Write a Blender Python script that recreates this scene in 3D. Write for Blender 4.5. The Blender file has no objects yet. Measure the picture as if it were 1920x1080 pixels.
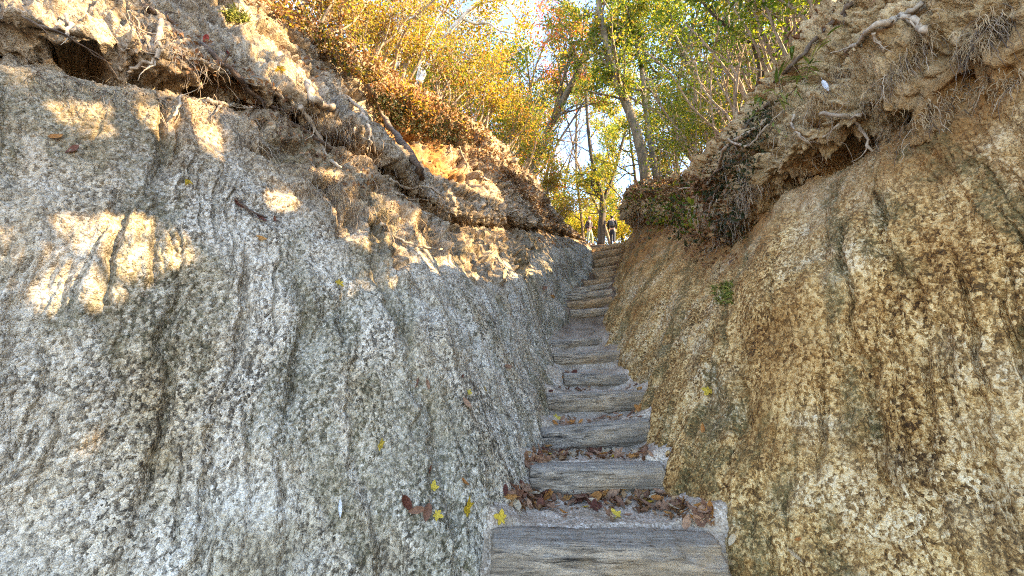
import bpy, bmesh, math, random
import numpy as np
from mathutils import Vector, Matrix, Euler

R = math.radians
sc = bpy.context.scene
C = sc.collection
rnd = random.Random(7)
nr = np.random.default_rng(11)

# ------------------------------------------------------------------ camera
PITCH = math.atan(100 / 747.0)
FPX = 747.0
cam_d = bpy.data.cameras.new('camera')
cam = bpy.data.objects.new('camera', cam_d)
C.objects.link(cam)
cam_d.sensor_width = 36.0
cam_d.lens = 36.0 * FPX / 1920.0
cam_d.clip_start = 0.02
cam_d.clip_end = 3000
cam.location = (0, 0, 0)
cam.rotation_euler = (math.pi / 2 + PITCH, 0, 0)
sc.camera = cam

# ------------------------------------------------------------------ sun and sky
SUN_EL = R(34)
SUN_AZ = R(96)            # from +Y (up the path) towards +X (right)
SUNDIR = Vector((math.cos(SUN_EL) * math.sin(SUN_AZ), math.cos(SUN_EL) * math.cos(SUN_AZ), math.sin(SUN_EL)))
sun_d = bpy.data.lights.new('sun', 'SUN')
sun_d.energy = 4.3
sun_d.angle = R(0.53)
sun_d.color = (1.0, 0.74, 0.42)
sun = bpy.data.objects.new('sun', sun_d)
C.objects.link(sun)
sun.rotation_euler = (-SUNDIR).to_track_quat('-Z', 'Y').to_euler()
sun.location = SUNDIR * 40

w = bpy.data.worlds.new('World')
sc.world = w
w.use_nodes = True
wn, wl = w.node_tree.nodes, w.node_tree.links
bg = wn['Background']
sky = wn.new('ShaderNodeTexSky')
sky.sky_type = 'NISHITA'
sky.sun_disc = False
sky.sun_elevation = SUN_EL
sky.sun_rotation = SUN_AZ
sky.air_density = 0.8
sky.dust_density = 0.3
sky.ozone_density = 1.3
tc = wn.new('ShaderNodeTexCoord')
cl = wn.new('ShaderNodeTexNoise'); cl.inputs['Scale'].default_value = 3.2; cl.inputs['Detail'].default_value = 7
cr = wn.new('ShaderNodeValToRGB')
cr.color_ramp.elements[0].position = 0.56; cr.color_ramp.elements[1].position = 0.74
mx = wn.new('ShaderNodeMixRGB'); mx.inputs[2].default_value = (4.6, 4.7, 4.9, 1)
wl.new(tc.outputs['Generated'], cl.inputs['Vector'])
wl.new(cl.outputs['Fac'], cr.inputs[0])
wl.new(cr.outputs[0], mx.inputs[0])
wl.new(sky.outputs[0], mx.inputs[1])
wl.new(mx.outputs[0], bg.inputs[0])
bg.inputs[1].default_value = 0.13

sc.view_settings.view_transform = 'Standard'
sc.view_settings.look = 'None'
sc.view_settings.gamma = 1
sc.view_settings.exposure = 3.2
sc.cycles.max_bounces = 8
sc.cycles.diffuse_bounces = 4
sc.cycles.transmission_bounces = 4
sc.cycles.use_denoising = False
sc.cycles.filter_width = 1.1

# ------------------------------------------------------------------ helpers
CP, SP = math.cos(PITCH), math.sin(PITCH)
def ray(px, py):
    X = (px - 960) / FPX; Y = (540 - py) / FPX
    return np.array([X, CP - SP * Y, SP + CP * Y])
def W(px, py, d):
    r = ray(px, py)
    return r / r[1] * d
def to_px(p):
    x, y, z = p
    f = CP * y + SP * z; u = -SP * y + CP * z
    if f <= 0.01: return (-9999, -9999)
    return (960 + FPX * x / f, 540 - FPX * u / f)

def link(o, parent=None):
    C.objects.link(o)
    if parent is not None: o.parent = parent
    return o
def tag(o, label=None, cat=None, group=None, kind=None):
    if label: o['label'] = label
    if cat: o['category'] = cat
    if group: o['group'] = group
    if kind: o['kind'] = kind
    return o
def empty(name, loc):
    o = bpy.data.objects.new(name, None); o.location = loc
    o.empty_display_size = 0.1
    C.objects.link(o); return o

def mesh_np(name, verts, faces, mat, smooth=True, parent=None, loc=None):
    """verts Nx3, faces MxK (K fixed)"""
    me = bpy.data.meshes.new(name)
    v = np.asarray(verts, dtype=np.float32)
    if loc is not None: v = v - np.asarray(loc, dtype=np.float32)
    f = np.asarray(faces, dtype=np.int32)
    me.vertices.add(len(v)); me.vertices.foreach_set('co', v.ravel())
    k = f.shape[1]
    me.loops.add(f.size); me.loops.foreach_set('vertex_index', f.ravel())
    me.polygons.add(len(f))
    me.polygons.foreach_set('loop_start', np.arange(0, f.size, k, dtype=np.int32))
    me.polygons.foreach_set('use_smooth', np.full(len(f), smooth))
    me.update(calc_edges=True)
    if mat: me.materials.append(mat)
    o = bpy.data.objects.new(name, me)
    if loc is not None: o.location = loc
    return link(o, parent)

def set_col(o, name, arr):
    a = o.data.attributes.new(name, 'FLOAT_COLOR', 'POINT')
    a.data.foreach_set('color', np.asarray(arr, dtype=np.float32).ravel())

# ---------------------------------------------------------------- numpy noise
def h3(ix, iy, iz, s=0):
    h = (ix.astype(np.uint32) * np.uint32(374761393) + iy.astype(np.uint32) * np.uint32(668265263)
         + iz.astype(np.uint32) * np.uint32(2246822519) + np.uint32((s * 3266489917) & 0xffffffff))
    h = (h ^ (h >> np.uint32(13))) * np.uint32(1274126177)
    h = h ^ (h >> np.uint32(16))
    h = h * np.uint32(2654435761); h ^= h >> np.uint32(15)
    return h
GR = nr.normal(size=(256, 3)); GR /= np.linalg.norm(GR, axis=1)[:, None]; GR = GR.astype(np.float32)
def perlin(P, s=0):
    P = P.astype(np.float32)
    I = np.floor(P).astype(np.int64); F = P - I
    U = F * F * F * (F * (F * 6 - 15) + 10)
    r = np.zeros(len(P), np.float32)
    for dx in (0, 1):
        wx = U[:, 0] if dx else 1 - U[:, 0]
        for dy in (0, 1):
            wy = U[:, 1] if dy else 1 - U[:, 1]
            for dz in (0, 1):
                wz = U[:, 2] if dz else 1 - U[:, 2]
                g = GR[h3(I[:, 0] + dx, I[:, 1] + dy, I[:, 2] + dz, s) & 255]
                r += wx * wy * wz * ((F[:, 0] - dx) * g[:, 0] + (F[:, 1] - dy) * g[:, 1] + (F[:, 2] - dz) * g[:, 2])
    return r * 1.6
def fbm(P, oct=4, s=0, gain=0.5, lac=2.03):
    r = 0; a = 1.0; P = P.copy()
    for i in range(oct):
        r = r + a * perlin(P, s + i * 17); a *= gain; P = P * lac + 3.7
    return r
def ridged(P, oct=3, s=0):
    r = 0; a = 1.0; P = P.copy()
    for i in range(oct):
        r = r + a * (1 - np.abs(perlin(P, s + i * 13)) * 2); a *= 0.5; P = P * 2.07 + 1.3
    return r
def worley(P, s=0):
    """F1, F2, cell hash 0..1"""
    P = P.astype(np.float32)
    I = np.floor(P).astype(np.int64); F = P - I
    f1 = np.full(len(P), 9.0, np.float32); f2 = f1.copy(); idc = np.zeros(len(P), np.float32)
    for dx in (-1, 0, 1):
        for dy in (-1, 0, 1):
            for dz in (-1, 0, 1):
                h = h3(I[:, 0] + dx, I[:, 1] + dy, I[:, 2] + dz, s)
                jx = (h & 1023) / 1023.0; jy = ((h >> 10) & 1023) / 1023.0; jz = ((h >> 20) & 1023) / 1023.0
                d = (F[:, 0] - dx - jx) ** 2 + (F[:, 1] - dy - jy) ** 2 + (F[:, 2] - dz - jz) ** 2
                d = d.astype(np.float32)
                m = d < f1
                f2 = np.where(m, f1, np.minimum(f2, d))
                idc = np.where(m, ((h * np.uint32(747796405)) >> np.uint32(20)).astype(np.float32) / 4095.0, idc)
                f1 = np.where(m, d, f1)
    return np.sqrt(f1), np.sqrt(f2), idc
def sstep(a, b, x):
    t = np.clip((x - a) / (b - a), 0, 1); return t * t * (3 - 2 * t)

# ---------------------------------------------------------------- materials
class NT:
    def __init__(self, name):
        self.m = bpy.data.materials.new(name); self.m.use_nodes = True
        self.n = self.m.node_tree.nodes; self.l = self.m.node_tree.links
        self.b = self.n['Principled BSDF']; self.out = self.n['Material Output']
        self.b.inputs['Roughness'].default_value = 0.9
        self.b.inputs['Specular IOR Level'].default_value = 0.25
        self.tc = self.n.new('ShaderNodeTexCoord')
    def put(self, sock, v):
        if isinstance(v, bpy.types.NodeSocket): self.l.new(v, sock)
        elif isinstance(v, tuple) and len(v) == 3 and sock.type == 'RGBA': sock.default_value = (*v, 1)
        else: sock.default_value = v
    def map(self, scale, rot=(0, 0, 0), loc=(0, 0, 0), src=None):
        n = self.n.new('ShaderNodeMapping')
        n.inputs['Scale'].default_value = scale if isinstance(scale, tuple) else (scale,) * 3
        n.inputs['Rotation'].default_value = rot; n.inputs['Location'].default_value = loc
        self.put(n.inputs['Vector'], src or self.tc.outputs['Object']); return n.outputs[0]
    def noise(self, scale, detail=4, rough=0.55, vec=None, dist=0):
        n = self.n.new('ShaderNodeTexNoise')
        n.inputs['Scale'].default_value = scale; n.inputs['Detail'].default_value = detail
        n.inputs['Roughness'].default_value = rough; n.inputs['Distortion'].default_value = dist
        self.put(n.inputs['Vector'], vec or self.tc.outputs['Object']); return n.outputs['Fac']
    def vor(self, scale, vec=None, feat='F1', rnd_=1.0):
        n = self.n.new('ShaderNodeTexVoronoi'); n.feature = feat
        n.inputs['Scale'].default_value = scale; n.inputs['Randomness'].default_value = rnd_
        self.put(n.inputs['Vector'], vec or self.tc.outputs['Object']); return n
    def ramp(self, fac, stops, interp='LINEAR'):
        n = self.n.new('ShaderNodeValToRGB'); e = n.color_ramp.elements; n.color_ramp.interpolation = interp
        while len(e) < len(stops): e.new(0.5)
        for k, (p, c) in enumerate(stops):
            e[k].position = p; e[k].color = (*c, 1) if isinstance(c, tuple) else (c, c, c, 1)
        self.put(n.inputs[0], fac); return n.outputs[0]
    def mix(self, fac, a, b, mode='MIX'):
        n = self.n.new('ShaderNodeMixRGB'); n.blend_type = mode
        self.put(n.inputs[0], fac); self.put(n.inputs[1], a); self.put(n.inputs[2], b); return n.outputs[0]
    def math(self, op, a, b=0.0, clamp=False):
        n = self.n.new('ShaderNodeMath'); n.operation = op; n.use_clamp = clamp
        self.put(n.inputs[0], a); self.put(n.inputs[1], b); return n.outputs[0]
    def attr(self, name):
        n = self.n.new('ShaderNodeAttribute'); n.attribute_name = name
        s = self.n.new('ShaderNodeSeparateColor'); self.l.new(n.outputs['Color'], s.inputs[0])
        return s.outputs[0], s.outputs[1], s.outputs[2], n.outputs['Alpha']
    def island(self):
        n = self.n.new('ShaderNodeNewGeometry'); return n.outputs['Random Per Island']
    def bump(self, h, strength=0.5, dist=0.01, prev=None):
        n = self.n.new('ShaderNodeBump'); n.inputs['Strength'].default_value = strength
        n.inputs['Distance'].default_value = dist; self.put(n.inputs['Height'], h)
        if prev is not None: self.l.new(prev, n.inputs['Normal'])
        return n.outputs[0]
    def done(self, col, normal=None, rough=None):
        self.put(self.b.inputs['Base Color'], col)
        if normal is not None: self.l.new(normal, self.b.inputs['Normal'])
        if rough is not None: self.put(self.b.inputs['Roughness'], rough)
        return self.m

def rock_material(name, warm):
    t = NT(name)
    mat_, moss, grain, och = t.attr('mask')
    wv = t.n.new('ShaderNodeTexNoise'); wv.inputs['Scale'].default_value = 45; wv.inputs['Detail'].default_value = 2
    t.put(wv.inputs['Vector'], t.tc.outputs['Object'])
    va = t.n.new('ShaderNodeVectorMath'); va.operation = 'MULTIPLY_ADD'
    t.put(va.inputs[0], wv.outputs['Color']); va.inputs[1].default_value = (0.012,) * 3; t.put(va.inputs[2], t.tc.outputs['Object'])
    v = t.vor(150, va.outputs[0]); vs = t.n.new('ShaderNodeSeparateColor'); t.l.new(v.outputs['Color'], vs.inputs[0])
    v2 = t.vor(330, va.outputs[0]); v2s = t.n.new('ShaderNodeSeparateColor'); t.l.new(v2.outputs['Color'], v2s.inputs[0])
    v0 = t.vor(78, t.map((1, 1, .62), src=va.outputs[0])); v0s = t.n.new('ShaderNodeSeparateColor'); t.l.new(v0.outputs['Color'], v0s.inputs[0])
    gsum = t.math('ADD', t.math('MULTIPLY', grain, .22), t.math('ADD', t.math('MULTIPLY', v0s.outputs[0], .42), t.math('ADD', t.math('MULTIPLY', vs.outputs[0], .24), t.math('MULTIPLY', v2s.outputs[0], .12))))
    g = t.math('ADD', gsum, t.math('MULTIPLY', t.math('SUBTRACT', t.noise(2.3, 5, .65), .5), .55))
    if warm:
        c = t.ramp(g, [(0.22, (.065, .042, .021)), (0.36, (.25, .17, .085)), (0.47, (.44, .335, .20)), (0.58, (.66, .57, .43)), (0.72, (.83, .80, .74))])
        tint = t.ramp(t.noise(1.5, 6, .65), [(0.36, (.74, .52, .26)), (0.50, (1, .81, .50)), (0.62, (1, .95, .86))])
    else:
        c = t.ramp(g, [(0.22, (.065, .059, .052)), (0.36, (.25, .235, .215)), (0.48, (.46, .445, .42)), (0.59, (.64, .63, .61)), (0.74, (.83, .83, .83))])
        tint = t.ramp(t.noise(1.3, 6, .65), [(0.36, (.88, .76, .57)), (0.48, (1, .92, .80)), (0.60, (1, .955, .87))])
    # smoother, clay-washed patches between the gritty ones
    c = t.mix(t.ramp(t.noise(1.9, 6, .7, t.map((1.3, 1.3, .6))), [(.44, 0.0), (.64, .40)]), c, (.50, .42, .31) if warm else (.50, .485, .455))
    c = t.mix(1.0, c, tint, 'MULTIPLY')
    c = t.mix(1.0, c, (1.0, .925, .76) if warm else (1.0, .94, .83), 'MULTIPLY')
    # dark seep stains with their own shape, drawn out down the wall
    stv = t.map((1.0, 3.2, .75), rot=(R(18), 0, 0))
    stain = t.ramp(t.noise(1.5, 6, .65, stv, .5), [(.50, 0.0), (.66, .75)])
    c = t.mix(stain, c, t.mix(1.0, c, (.50, .40, .26) if warm else (.60, .55, .44), 'MULTIPLY'))
    # weathered tan skin of the upper slope
    tan = t.ramp(t.noise(9, 6, .7), [(0.3, (.13, .085, .04)), (0.5, (.40, .285, .145)), (0.70, (.66, .52, .33))] if warm else [(0.32, (.045, .028, .015)), (0.48, (.17, .112, .06)), (0.70, (.42, .315, .19))])
    tan = t.mix(0.3, tan, c)
    c = t.mix(mat_, c, tan)
    ochre = t.ramp(t.noise(5, 6, .65), [(0.3, (.13, .055, .014)), (0.5, (.31, .145, .035)), (0.75, (.47, .25, .08))])
    c = t.mix(och, c, ochre)
    mossc = t.ramp(t.noise(38, 4, .6), [(0.3, (.045, .034, .010)), (0.55, (.115, .088, .028)), (0.75, (.22, .175, .075))] if warm else [(0.3, (.035, .031, .012)), (0.55, (.10, .09, .035)), (0.75, (.20, .175, .085))])
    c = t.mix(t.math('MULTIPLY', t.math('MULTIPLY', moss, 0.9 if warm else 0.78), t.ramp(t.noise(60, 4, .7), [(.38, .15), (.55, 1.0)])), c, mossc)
    h = t.math('SUBTRACT', 1.0, t.math('ADD', t.math('MULTIPLY', v.outputs['Distance'], .6), v0.outputs['Distance']))
    nb = t.bump(t.noise(70, 5, .7), .55, .02)
    nb = t.bump(h, .9, .009, nb)
    t.b.inputs['Specular IOR Level'].default_value = 0.3
    return t.done(c, nb, t.ramp(g, [(0.3, .95), (.8, .6)]))

def leaf_material(name, stops, trans=0.45, rough=0.55, spec=.3):
    t = NT(name)
    c = t.ramp(t.island(), stops)
    c = t.mix(t.noise(60, 2), c, t.mix(1.0, c, (.72, .66, .55), 'MULTIPLY'))
    t.b.inputs['Specular IOR Level'].default_value = spec
    t.done(c, None, rough)
    tr = t.n.new('ShaderNodeBsdfTranslucent'); t.put(tr.inputs[0], t.mix(1.0, c, (1.5, 1.45, .85), 'MULTIPLY'))
    ms = t.n.new('ShaderNodeMixShader'); ms.inputs[0].default_value = trans
    t.l.new(t.b.outputs[0], ms.inputs[1]); t.l.new(tr.outputs[0], ms.inputs[2]); t.l.new(ms.outputs[0], t.out.inputs[0])
    return t.m

def bark_material(name, dark, light, scale=14, mottle=None):
    t = NT(name)
    n1 = t.noise(scale, 6, .65, t.map((1, 1, .22)))
    c = t.ramp(n1, [(0.32, dark), (0.62, light)])
    if mottle:
        c = t.mix(t.ramp(t.noise(7, 4, .6), [(0.5, 0.0), (0.58, 1.0)]), c, mottle)
    return t.done(c, t.bump(n1, .6, .012), .85)

def wood_material(name, dark, light, sand=None):
    """weathered wood: long grain along local X"""
    t = NT(name)
    vec = t.map((1.0, 6.5, 6.5))
    n1 = t.noise(4.5, 9, .72, vec, .7)
    n2 = t.noise(9, 5, .6, t.map((.35, 9, 9)), .3)
    c = t.ramp(n1, [(0.34, dark), (0.46, tuple(.5 * a + .5 * b for a, b in zip(dark, light))), (0.60, light)])
    c = t.mix(t.ramp(n2, [(0.36, .9), (0.45, 0.0)]), c, tuple(.3 * k for k in dark))
    c = t.mix(t.ramp(t.noise(2.6, 6, .65, t.map((1, 2.2, 2.2), loc=(3, 1, 2))), [(0.46, 0.0), (0.60, .72)]), c, tuple(.42 * k for k in light))
    c = t.mix(t.ramp(t.noise(3.2, 4), [(0.5, 0.0), (0.7, .55)]), c, tuple(a * b for a, b in zip(light, (.92, .80, .62))))
    # sand and dust lying on the upward side
    ge = t.n.new('ShaderNodeNewGeometry'); s = t.n.new('ShaderNodeSeparateXYZ'); t.l.new(ge.outputs['Normal'], s.inputs[0])
    top = t.math('MULTIPLY', t.ramp(s.outputs[2], [(0.62, 0.0), (0.93, 1.0)]), t.ramp(t.noise(22, 6, .7), [(0.35, 0.0), (0.6, .9)]))
    c = t.mix(top, c, sand or (.40, .35, .28))
    hb = t.math('ADD', n1, t.math('MULTIPLY', n2, .6))
    return t.done(c, t.bump(hb, 1.0, .03), .88)

M = {}
M['rock_grey'] = rock_material('grey_gritstone', False)
M['rock_warm'] = rock_material('ochre_gritstone', True)
def sand_mat():
    t = NT('granite_sand')
    v = t.vor(120); vs = t.n.new('ShaderNodeSeparateColor'); t.l.new(v.outputs['Color'], vs.inputs[0])
    c = t.ramp(vs.outputs[0], [(0, (.19, .14, .095)), (.25, (.37, .295, .21)), (.7, (.52, .425, .315)), (1, (.68, .59, .48))])
    c = t.mix(t.ramp(t.noise(5, 6, .65), [(.42, 0.0), (.62, .75)]), c, (.24, .175, .11))
    sx = t.n.new('ShaderNodeSeparateXYZ'); t.l.new(t.tc.outputs['Object'], sx.inputs[0])
    lay_ = t.ramp(t.math('ADD', t.math('MULTIPLY', sx.outputs[1], .05), t.math('MULTIPLY', t.noise(3, 4), .15)), [(.34, 0.0), (.46, .85)])
    c = t.mix(lay_, c, t.mix(1.0, c, (.24, .15, .085), 'MULTIPLY'))  # brown soil uphill, darkened further as painted shade between the upper logs
    return t.done(c, t.bump(t.math('SUBTRACT', 1.0, v.outputs['Distance']), .7, .006), .9)
M['sand'] = sand_mat()
def soil_mat():
    t = NT('forest_soil')
    n = t.noise(6, 7, .7)
    c = t.ramp(n, [(.3, (.05, .035, .02)), (.5, (.13, .085, .045)), (.7, (.24, .16, .085))])
    return t.done(c, t.bump(n, .6, .05), .95)
M['soil'] = soil_mat()
M['log_grey'] = wood_material('weathered_grey_log', (.050, .040, .030), (.48, .395, .295))
M['log_tan'] = wood_material('weathered_tan_log', (.060, .044, .030), (.54, .42, .285))
M['log_brown'] = wood_material('brown_log', (.05, .030, .016), (.58, .38, .20), (.36, .24, .14))
M['dead_wood'] = wood_material('dead_branch_wood', (.05, .032, .024), (.21, .145, .10))
M['root'] = bark_material('root_bark', (.16, .11, .07), (.48, .39, .28), 30)
M['root_dark'] = bark_material('dark_root_bark', (.05, .035, .025), (.17, .12, .08), 30)
M['bark_pale'] = bark_material('pale_bark', (.40, .36, .30), (.74, .70, .62), 9, (.30, .27, .22))
M['bark_tan'] = bark_material('tan_bark', (.05, .038, .025), (.27, .20, .12), 10, (.11, .09, .06))
M['bark_dark'] = bark_material('dark_bark', (.02, .016, .012), (.085, .065, .045), 12)
M['twig'] = bark_material('twig_bark', (.12, .08, .055), (.40, .31, .21), 25)
M['leaf_green'] = leaf_material('green_leaf', [(0, (.045, .09, .012)), (.35, (.10, .16, .02)), (.7, (.19, .24, .025)), (.92, (.31, .29, .03)), (1, (.34, .22, .035))], .5)
M['leaf_bright'] = leaf_material('bright_green_leaf', [(0, (.09, .17, .016)), (.5, (.20, .30, .025)), (1, (.40, .41, .04))], .6)
M['leaf_yellow'] = leaf_material('yellow_leaf', [(0, (.15, .18, .02)), (.4, (.31, .28, .03)), (.8, (.45, .33, .04)), (1, (.42, .22, .035))], .5)
M['leaf_orange'] = leaf_material('orange_leaf', [(0, (.22, .23, .035)), (.35, (.36, .28, .05)), (.65, (.42, .22, .045)), (.88, (.38, .13, .035)), (1, (.2, .19, .03))], .5)
M['leaf_red'] = leaf_material('red_leaf', [(0, (.36, .06, .025)), (.5, (.48, .11, .04)), (.8, (.50, .22, .05)), (1, (.25, .15, .03))], .5)
M['leaf_brown'] = leaf_material('brown_leaf', [(0, (.10, .045, .02)), (.4, (.20, .095, .04)), (.75, (.32, .18, .085)), (1, (.42, .28, .15))], .2)
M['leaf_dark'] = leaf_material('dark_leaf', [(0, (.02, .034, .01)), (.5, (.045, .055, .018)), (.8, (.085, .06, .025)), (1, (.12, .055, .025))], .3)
M['ground_yellow'] = leaf_material('sunlit_ground_leaf', [(0, (.30, .30, .03)), (.5, (.50, .44, .04)), (1, (.62, .48, .07))], .6)

# ---------------------------------------------------------------- steps (pixel measurements turned into real places)
# depth, left px, right px, y of the top edge left / right, radius, material
STEPS = [
    (2.00, 932, 1328, 990, 996, .150, 'log_tan'),
    (2.62, 1008, 1224, 868, 866, .100, 'log_grey'),
    (3.30, 1026, 1205, 799, 784, .108, 'log_grey'),
    (4.00, 1026, 1209, 737, 730, .112, 'log_tan'),
    (4.60, 1064, 1164, 698, 700, .090, 'log_grey'),
    (5.30, 1044, 1157, 660, 657, .100, 'log_tan'),
    (5.90, 1037, 1120, 638, 631, .075, 'log_grey'),
    (7.20, 1073, 1139, 580, 575, .095, 'log_tan'),
    (7.80, 1067, 1142, 566, 556, .085, 'log_brown'),
    (8.40, 1064, 1143, 551, 542, .085, 'log_tan'),
    (9.00, 1077, 1144, 540, 529, .080, 'log_tan'),
    (9.60, 1098, 1143, 526, 521, .065, 'log_brown'),
    (10.3, 1117, 1151, 511, 507, .085, 'log_brown'),
    (10.9, 1112, 1154, 504, 497, .065, 'log_brown'),
    (11.7, 1115, 1174, 488, 477, .110, 'log_brown'),
    (12.4, 1111, 1177, 474, 463, .110, 'log_brown'),
    (13.2, 1110, 1184, 464, 451, .110, 'log_brown'),
]
SD = np.array([s[0] for s in STEPS])
STZ = np.array([(W(s[1], s[3], s[0])[2] + W(s[2], s[4], s[0])[2]) / 2 for s in STEPS])
for _i in range(8, len(STEPS)):
    STEPS[_i] = STEPS[_i][:5] + (float(np.clip((STZ[_i] - STZ[_i - 1]) * .43, STEPS[_i][5], .165)),) + STEPS[_i][6:]
SRD = np.array([s[5] for s in STEPS])

def floor_z(y):
    """stepped floor profile"""
    ys, zs = [-3.0], [STZ[0] - .42]
    ys.append(SD[0] - SRD[0] - .01); zs.append(STZ[0] - .36)
    for i in range(len(SD)):
        ys.append(SD[i] - .2 * SRD[i]); zs.append(STZ[i] - 1.2 * SRD[i])
        ys.append(SD[i] + .8 * SRD[i]); zs.append(STZ[i] - .018)
        if i + 1 < len(SD):
            zb = min(STZ[i] - .01, STZ[i + 1] - 1.95 * SRD[i + 1]) if i != 6 else STZ[7] - .30
            ys.append(SD[i + 1] - SRD[i + 1] - .03); zs.append(zb)
    for d, p in ((14.5, 458), (17, 458), (20, 458), (24, 459), (30, 464), (60, 505)):
        ys.append(d); zs.append(W(1145, p, d)[2] - .03)
    return np.interp(y, ys, zs)
def floor_smooth(y):
    return np.interp(y, np.concatenate(([-3, 1.0], SD, [17, 20, 24, 30, 60])),
                     np.concatenate(([STZ[0] - .42, STZ[0] - .36], STZ - .12, [W(1145, p, d)[2] - .1 for d, p in ((17, 453.5), (20, 453), (24, 454), (30, 459), (60, 500))])))

# ---------------------------------------------------------------- gully banks
def tab(rows, y):
    """rows: (d,x,z) -> x(y), z(y) smoothed"""
    rows = sorted(rows); d = np.array([r[0] for r in rows]); x = np.array([r[1] for r in rows]); z = np.array([r[2] for r in rows])
    g = np.arange(-6, 75, .05)
    k = np.hanning(15); k /= k.sum()
    def sm(a):
        q = np.interp(g, d, a); q = np.convolve(np.pad(q, 7, 'edge'), k, 'valid'); return np.interp(y, g, q)
    return sm(x), sm(z)
def P(px, py, d):
    p = W(px, py, d); return (d, p[0], p[2])

# stations along each bank: (station, x, y, z); near the camera the stations fan out, so the near faces look towards the path foot
def S(u, px, py, d):
    p = W(px, py, d); return (u, p[0], d, p[2])
def F_(u, x, y, z=0.0): return (u, x, y, z)
FAR = (13.2, 16, 20, 30, 70)
def far(pxs): return [S(u, p[0], p[1], u) for u, p in zip(FAR, pxs)]
BASE_L = [F_(-3, -3.6, -.6), F_(-1.3, -2.6, .7), F_(0, -1.75, 1.3), F_(.7, -1.25, 1.5), F_(1.4, -.78, 1.68), S(2.0, 918, 1000, 2.0), S(2.62, 1004, 890, 2.62), S(3.3, 1022, 810, 3.3), S(4, 1024, 750, 4), S(4.6, 1045, 710, 4.6), S(5.3, 1040, 670, 5.3),
          S(5.9, 1036, 640, 5.9), S(7.2, 1066, 590, 7.2), S(8.4, 1064, 560, 8.4), S(9, 1078, 540, 9), S(10, 1102, 522, 10), S(11, 1112, 500, 11), S(12.4, 1110, 470, 12.4)] + far([(1108, 460), (1075, 452), (1020, 452), (1000, 452), (1000, 452)])
BASE_R = [F_(-3, 3.0, -2.2), F_(-1.3, 2.6, .3), F_(0, 2.1, 1.15), F_(.6, 1.72, 1.42), F_(1.3, 1.32, 1.66), S(2.0, 1345, 1000, 2.0), S(2.62, 1228, 890, 2.62), S(3.3, 1208, 810, 3.3), S(4, 1211, 750, 4), S(4.6, 1172, 710, 4.6), S(5.3, 1160, 670, 5.3),
          S(5.9, 1132, 640, 5.9), S(7.2, 1136, 590, 7.2), S(8.4, 1146, 560, 8.4), S(9, 1145, 540, 9), S(10, 1146, 522, 10), S(11, 1154, 500, 11), S(12.4, 1178, 470, 12.4)] + far([(1188, 460), (1215, 452), (1260, 452), (1300, 452), (1300, 452)])
BRK_L = [F_(-3, -3.7, -.5, .95), F_(-1.3, -2.9, .9, 1.0), S(0, 0, 110, 1.55), S(.7, 300, 160, 1.95), S(1.4, 480, 205, 2.5), S(2.0, 665, 290, 3.2), S(2.62, 765, 370, 3.9), S(3.3, 830, 420, 4.6), S(4, 875, 426, 5.2), S(5.3, 930, 428, 6.2), S(7.2, 985, 432, 7.9), S(9, 1020, 437, 9.2),
         S(11, 1062, 444, 11)] + far([(1100, 453), (1060, 448), (1005, 448), (980, 450), (980, 450)])
LIP_L = [F_(-3, -4.6, 0, 3.0), F_(-1.3, -3.9, 1.6, 3.1), F_(0, -3.5, 2.5, 3.2), S(.7, 200, -110, 2.9), S(1.4, 410, -55, 3.3), S(2.0, 520, 25, 4), S(2.62, 640, 95, 4.7), S(3.3, 725, 150, 5.4), S(4, 795, 190, 6.0), S(5.3, 925, 262, 7.2), S(7.2, 990, 325, 8.8), S(9, 1022, 375, 10),
         S(11, 1056, 420, 11.7)] + far([(1085, 438), (1040, 436), (985, 440), (960, 445), (960, 445)])
BRK_R = [F_(-3, 3.1, -2.1, .95), F_(-1.3, 2.65, .6, 1.0), S(0, 1915, 135, 1.55), S(.6, 1745, 210, 1.95), S(1.3, 1600, 280, 2.4), S(2.0, 1450, 365, 3.1), S(2.62, 1398, 435, 4.0), S(3.3, 1345, 455, 4.8), S(4, 1310, 440, 5.5), S(5.3, 1280, 420, 6.7), S(7.2, 1242, 418, 8.2), S(9, 1215, 415, 9.6),
         S(11, 1192, 425, 11)] + far([(1196, 440), (1228, 446), (1275, 447), (1320, 450), (1320, 450)])
LIP_R = [F_(-3, 3.3, -1.9, 2.6), F_(-1.3, 2.95, .9, 2.65), F_(0, 2.8, 1.8, 2.7), F_(.6, 2.75, 2.3, 2.75), S(1.3, 1590, 5, 2.95), S(2.0, 1435, 135, 3.7), S(2.62, 1365, 238, 4.6), S(3.3, 1336, 296, 5.4), S(4, 1318, 316, 6.0), S(5.3, 1290, 332, 7), S(7.2, 1235, 342, 8.4), S(9, 1182, 352, 9.8),
         S(11, 1168, 380, 11.2)] + far([(1200, 425), (1240, 436), (1290, 440), (1340, 445), (1340, 445)])
def by_y(rows): return [(r[2], r[1], r[3]) for r in rows]
def tab3(rows, u):
    ax, ay = tab([(r[0], r[1], r[2]) for r in rows], u); az, _ = tab([(r[0], r[3], 0) for r in rows], u)
    return ax, ay, az

def yaxis():
    ys = [-2.9]
    while ys[-1] < 32:
        y = ys[-1]
        ys.append(y + (.022 if y < -1.3 else .0055 if y < 1.15 else .0047 * y))
    return np.array(ys)

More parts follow.
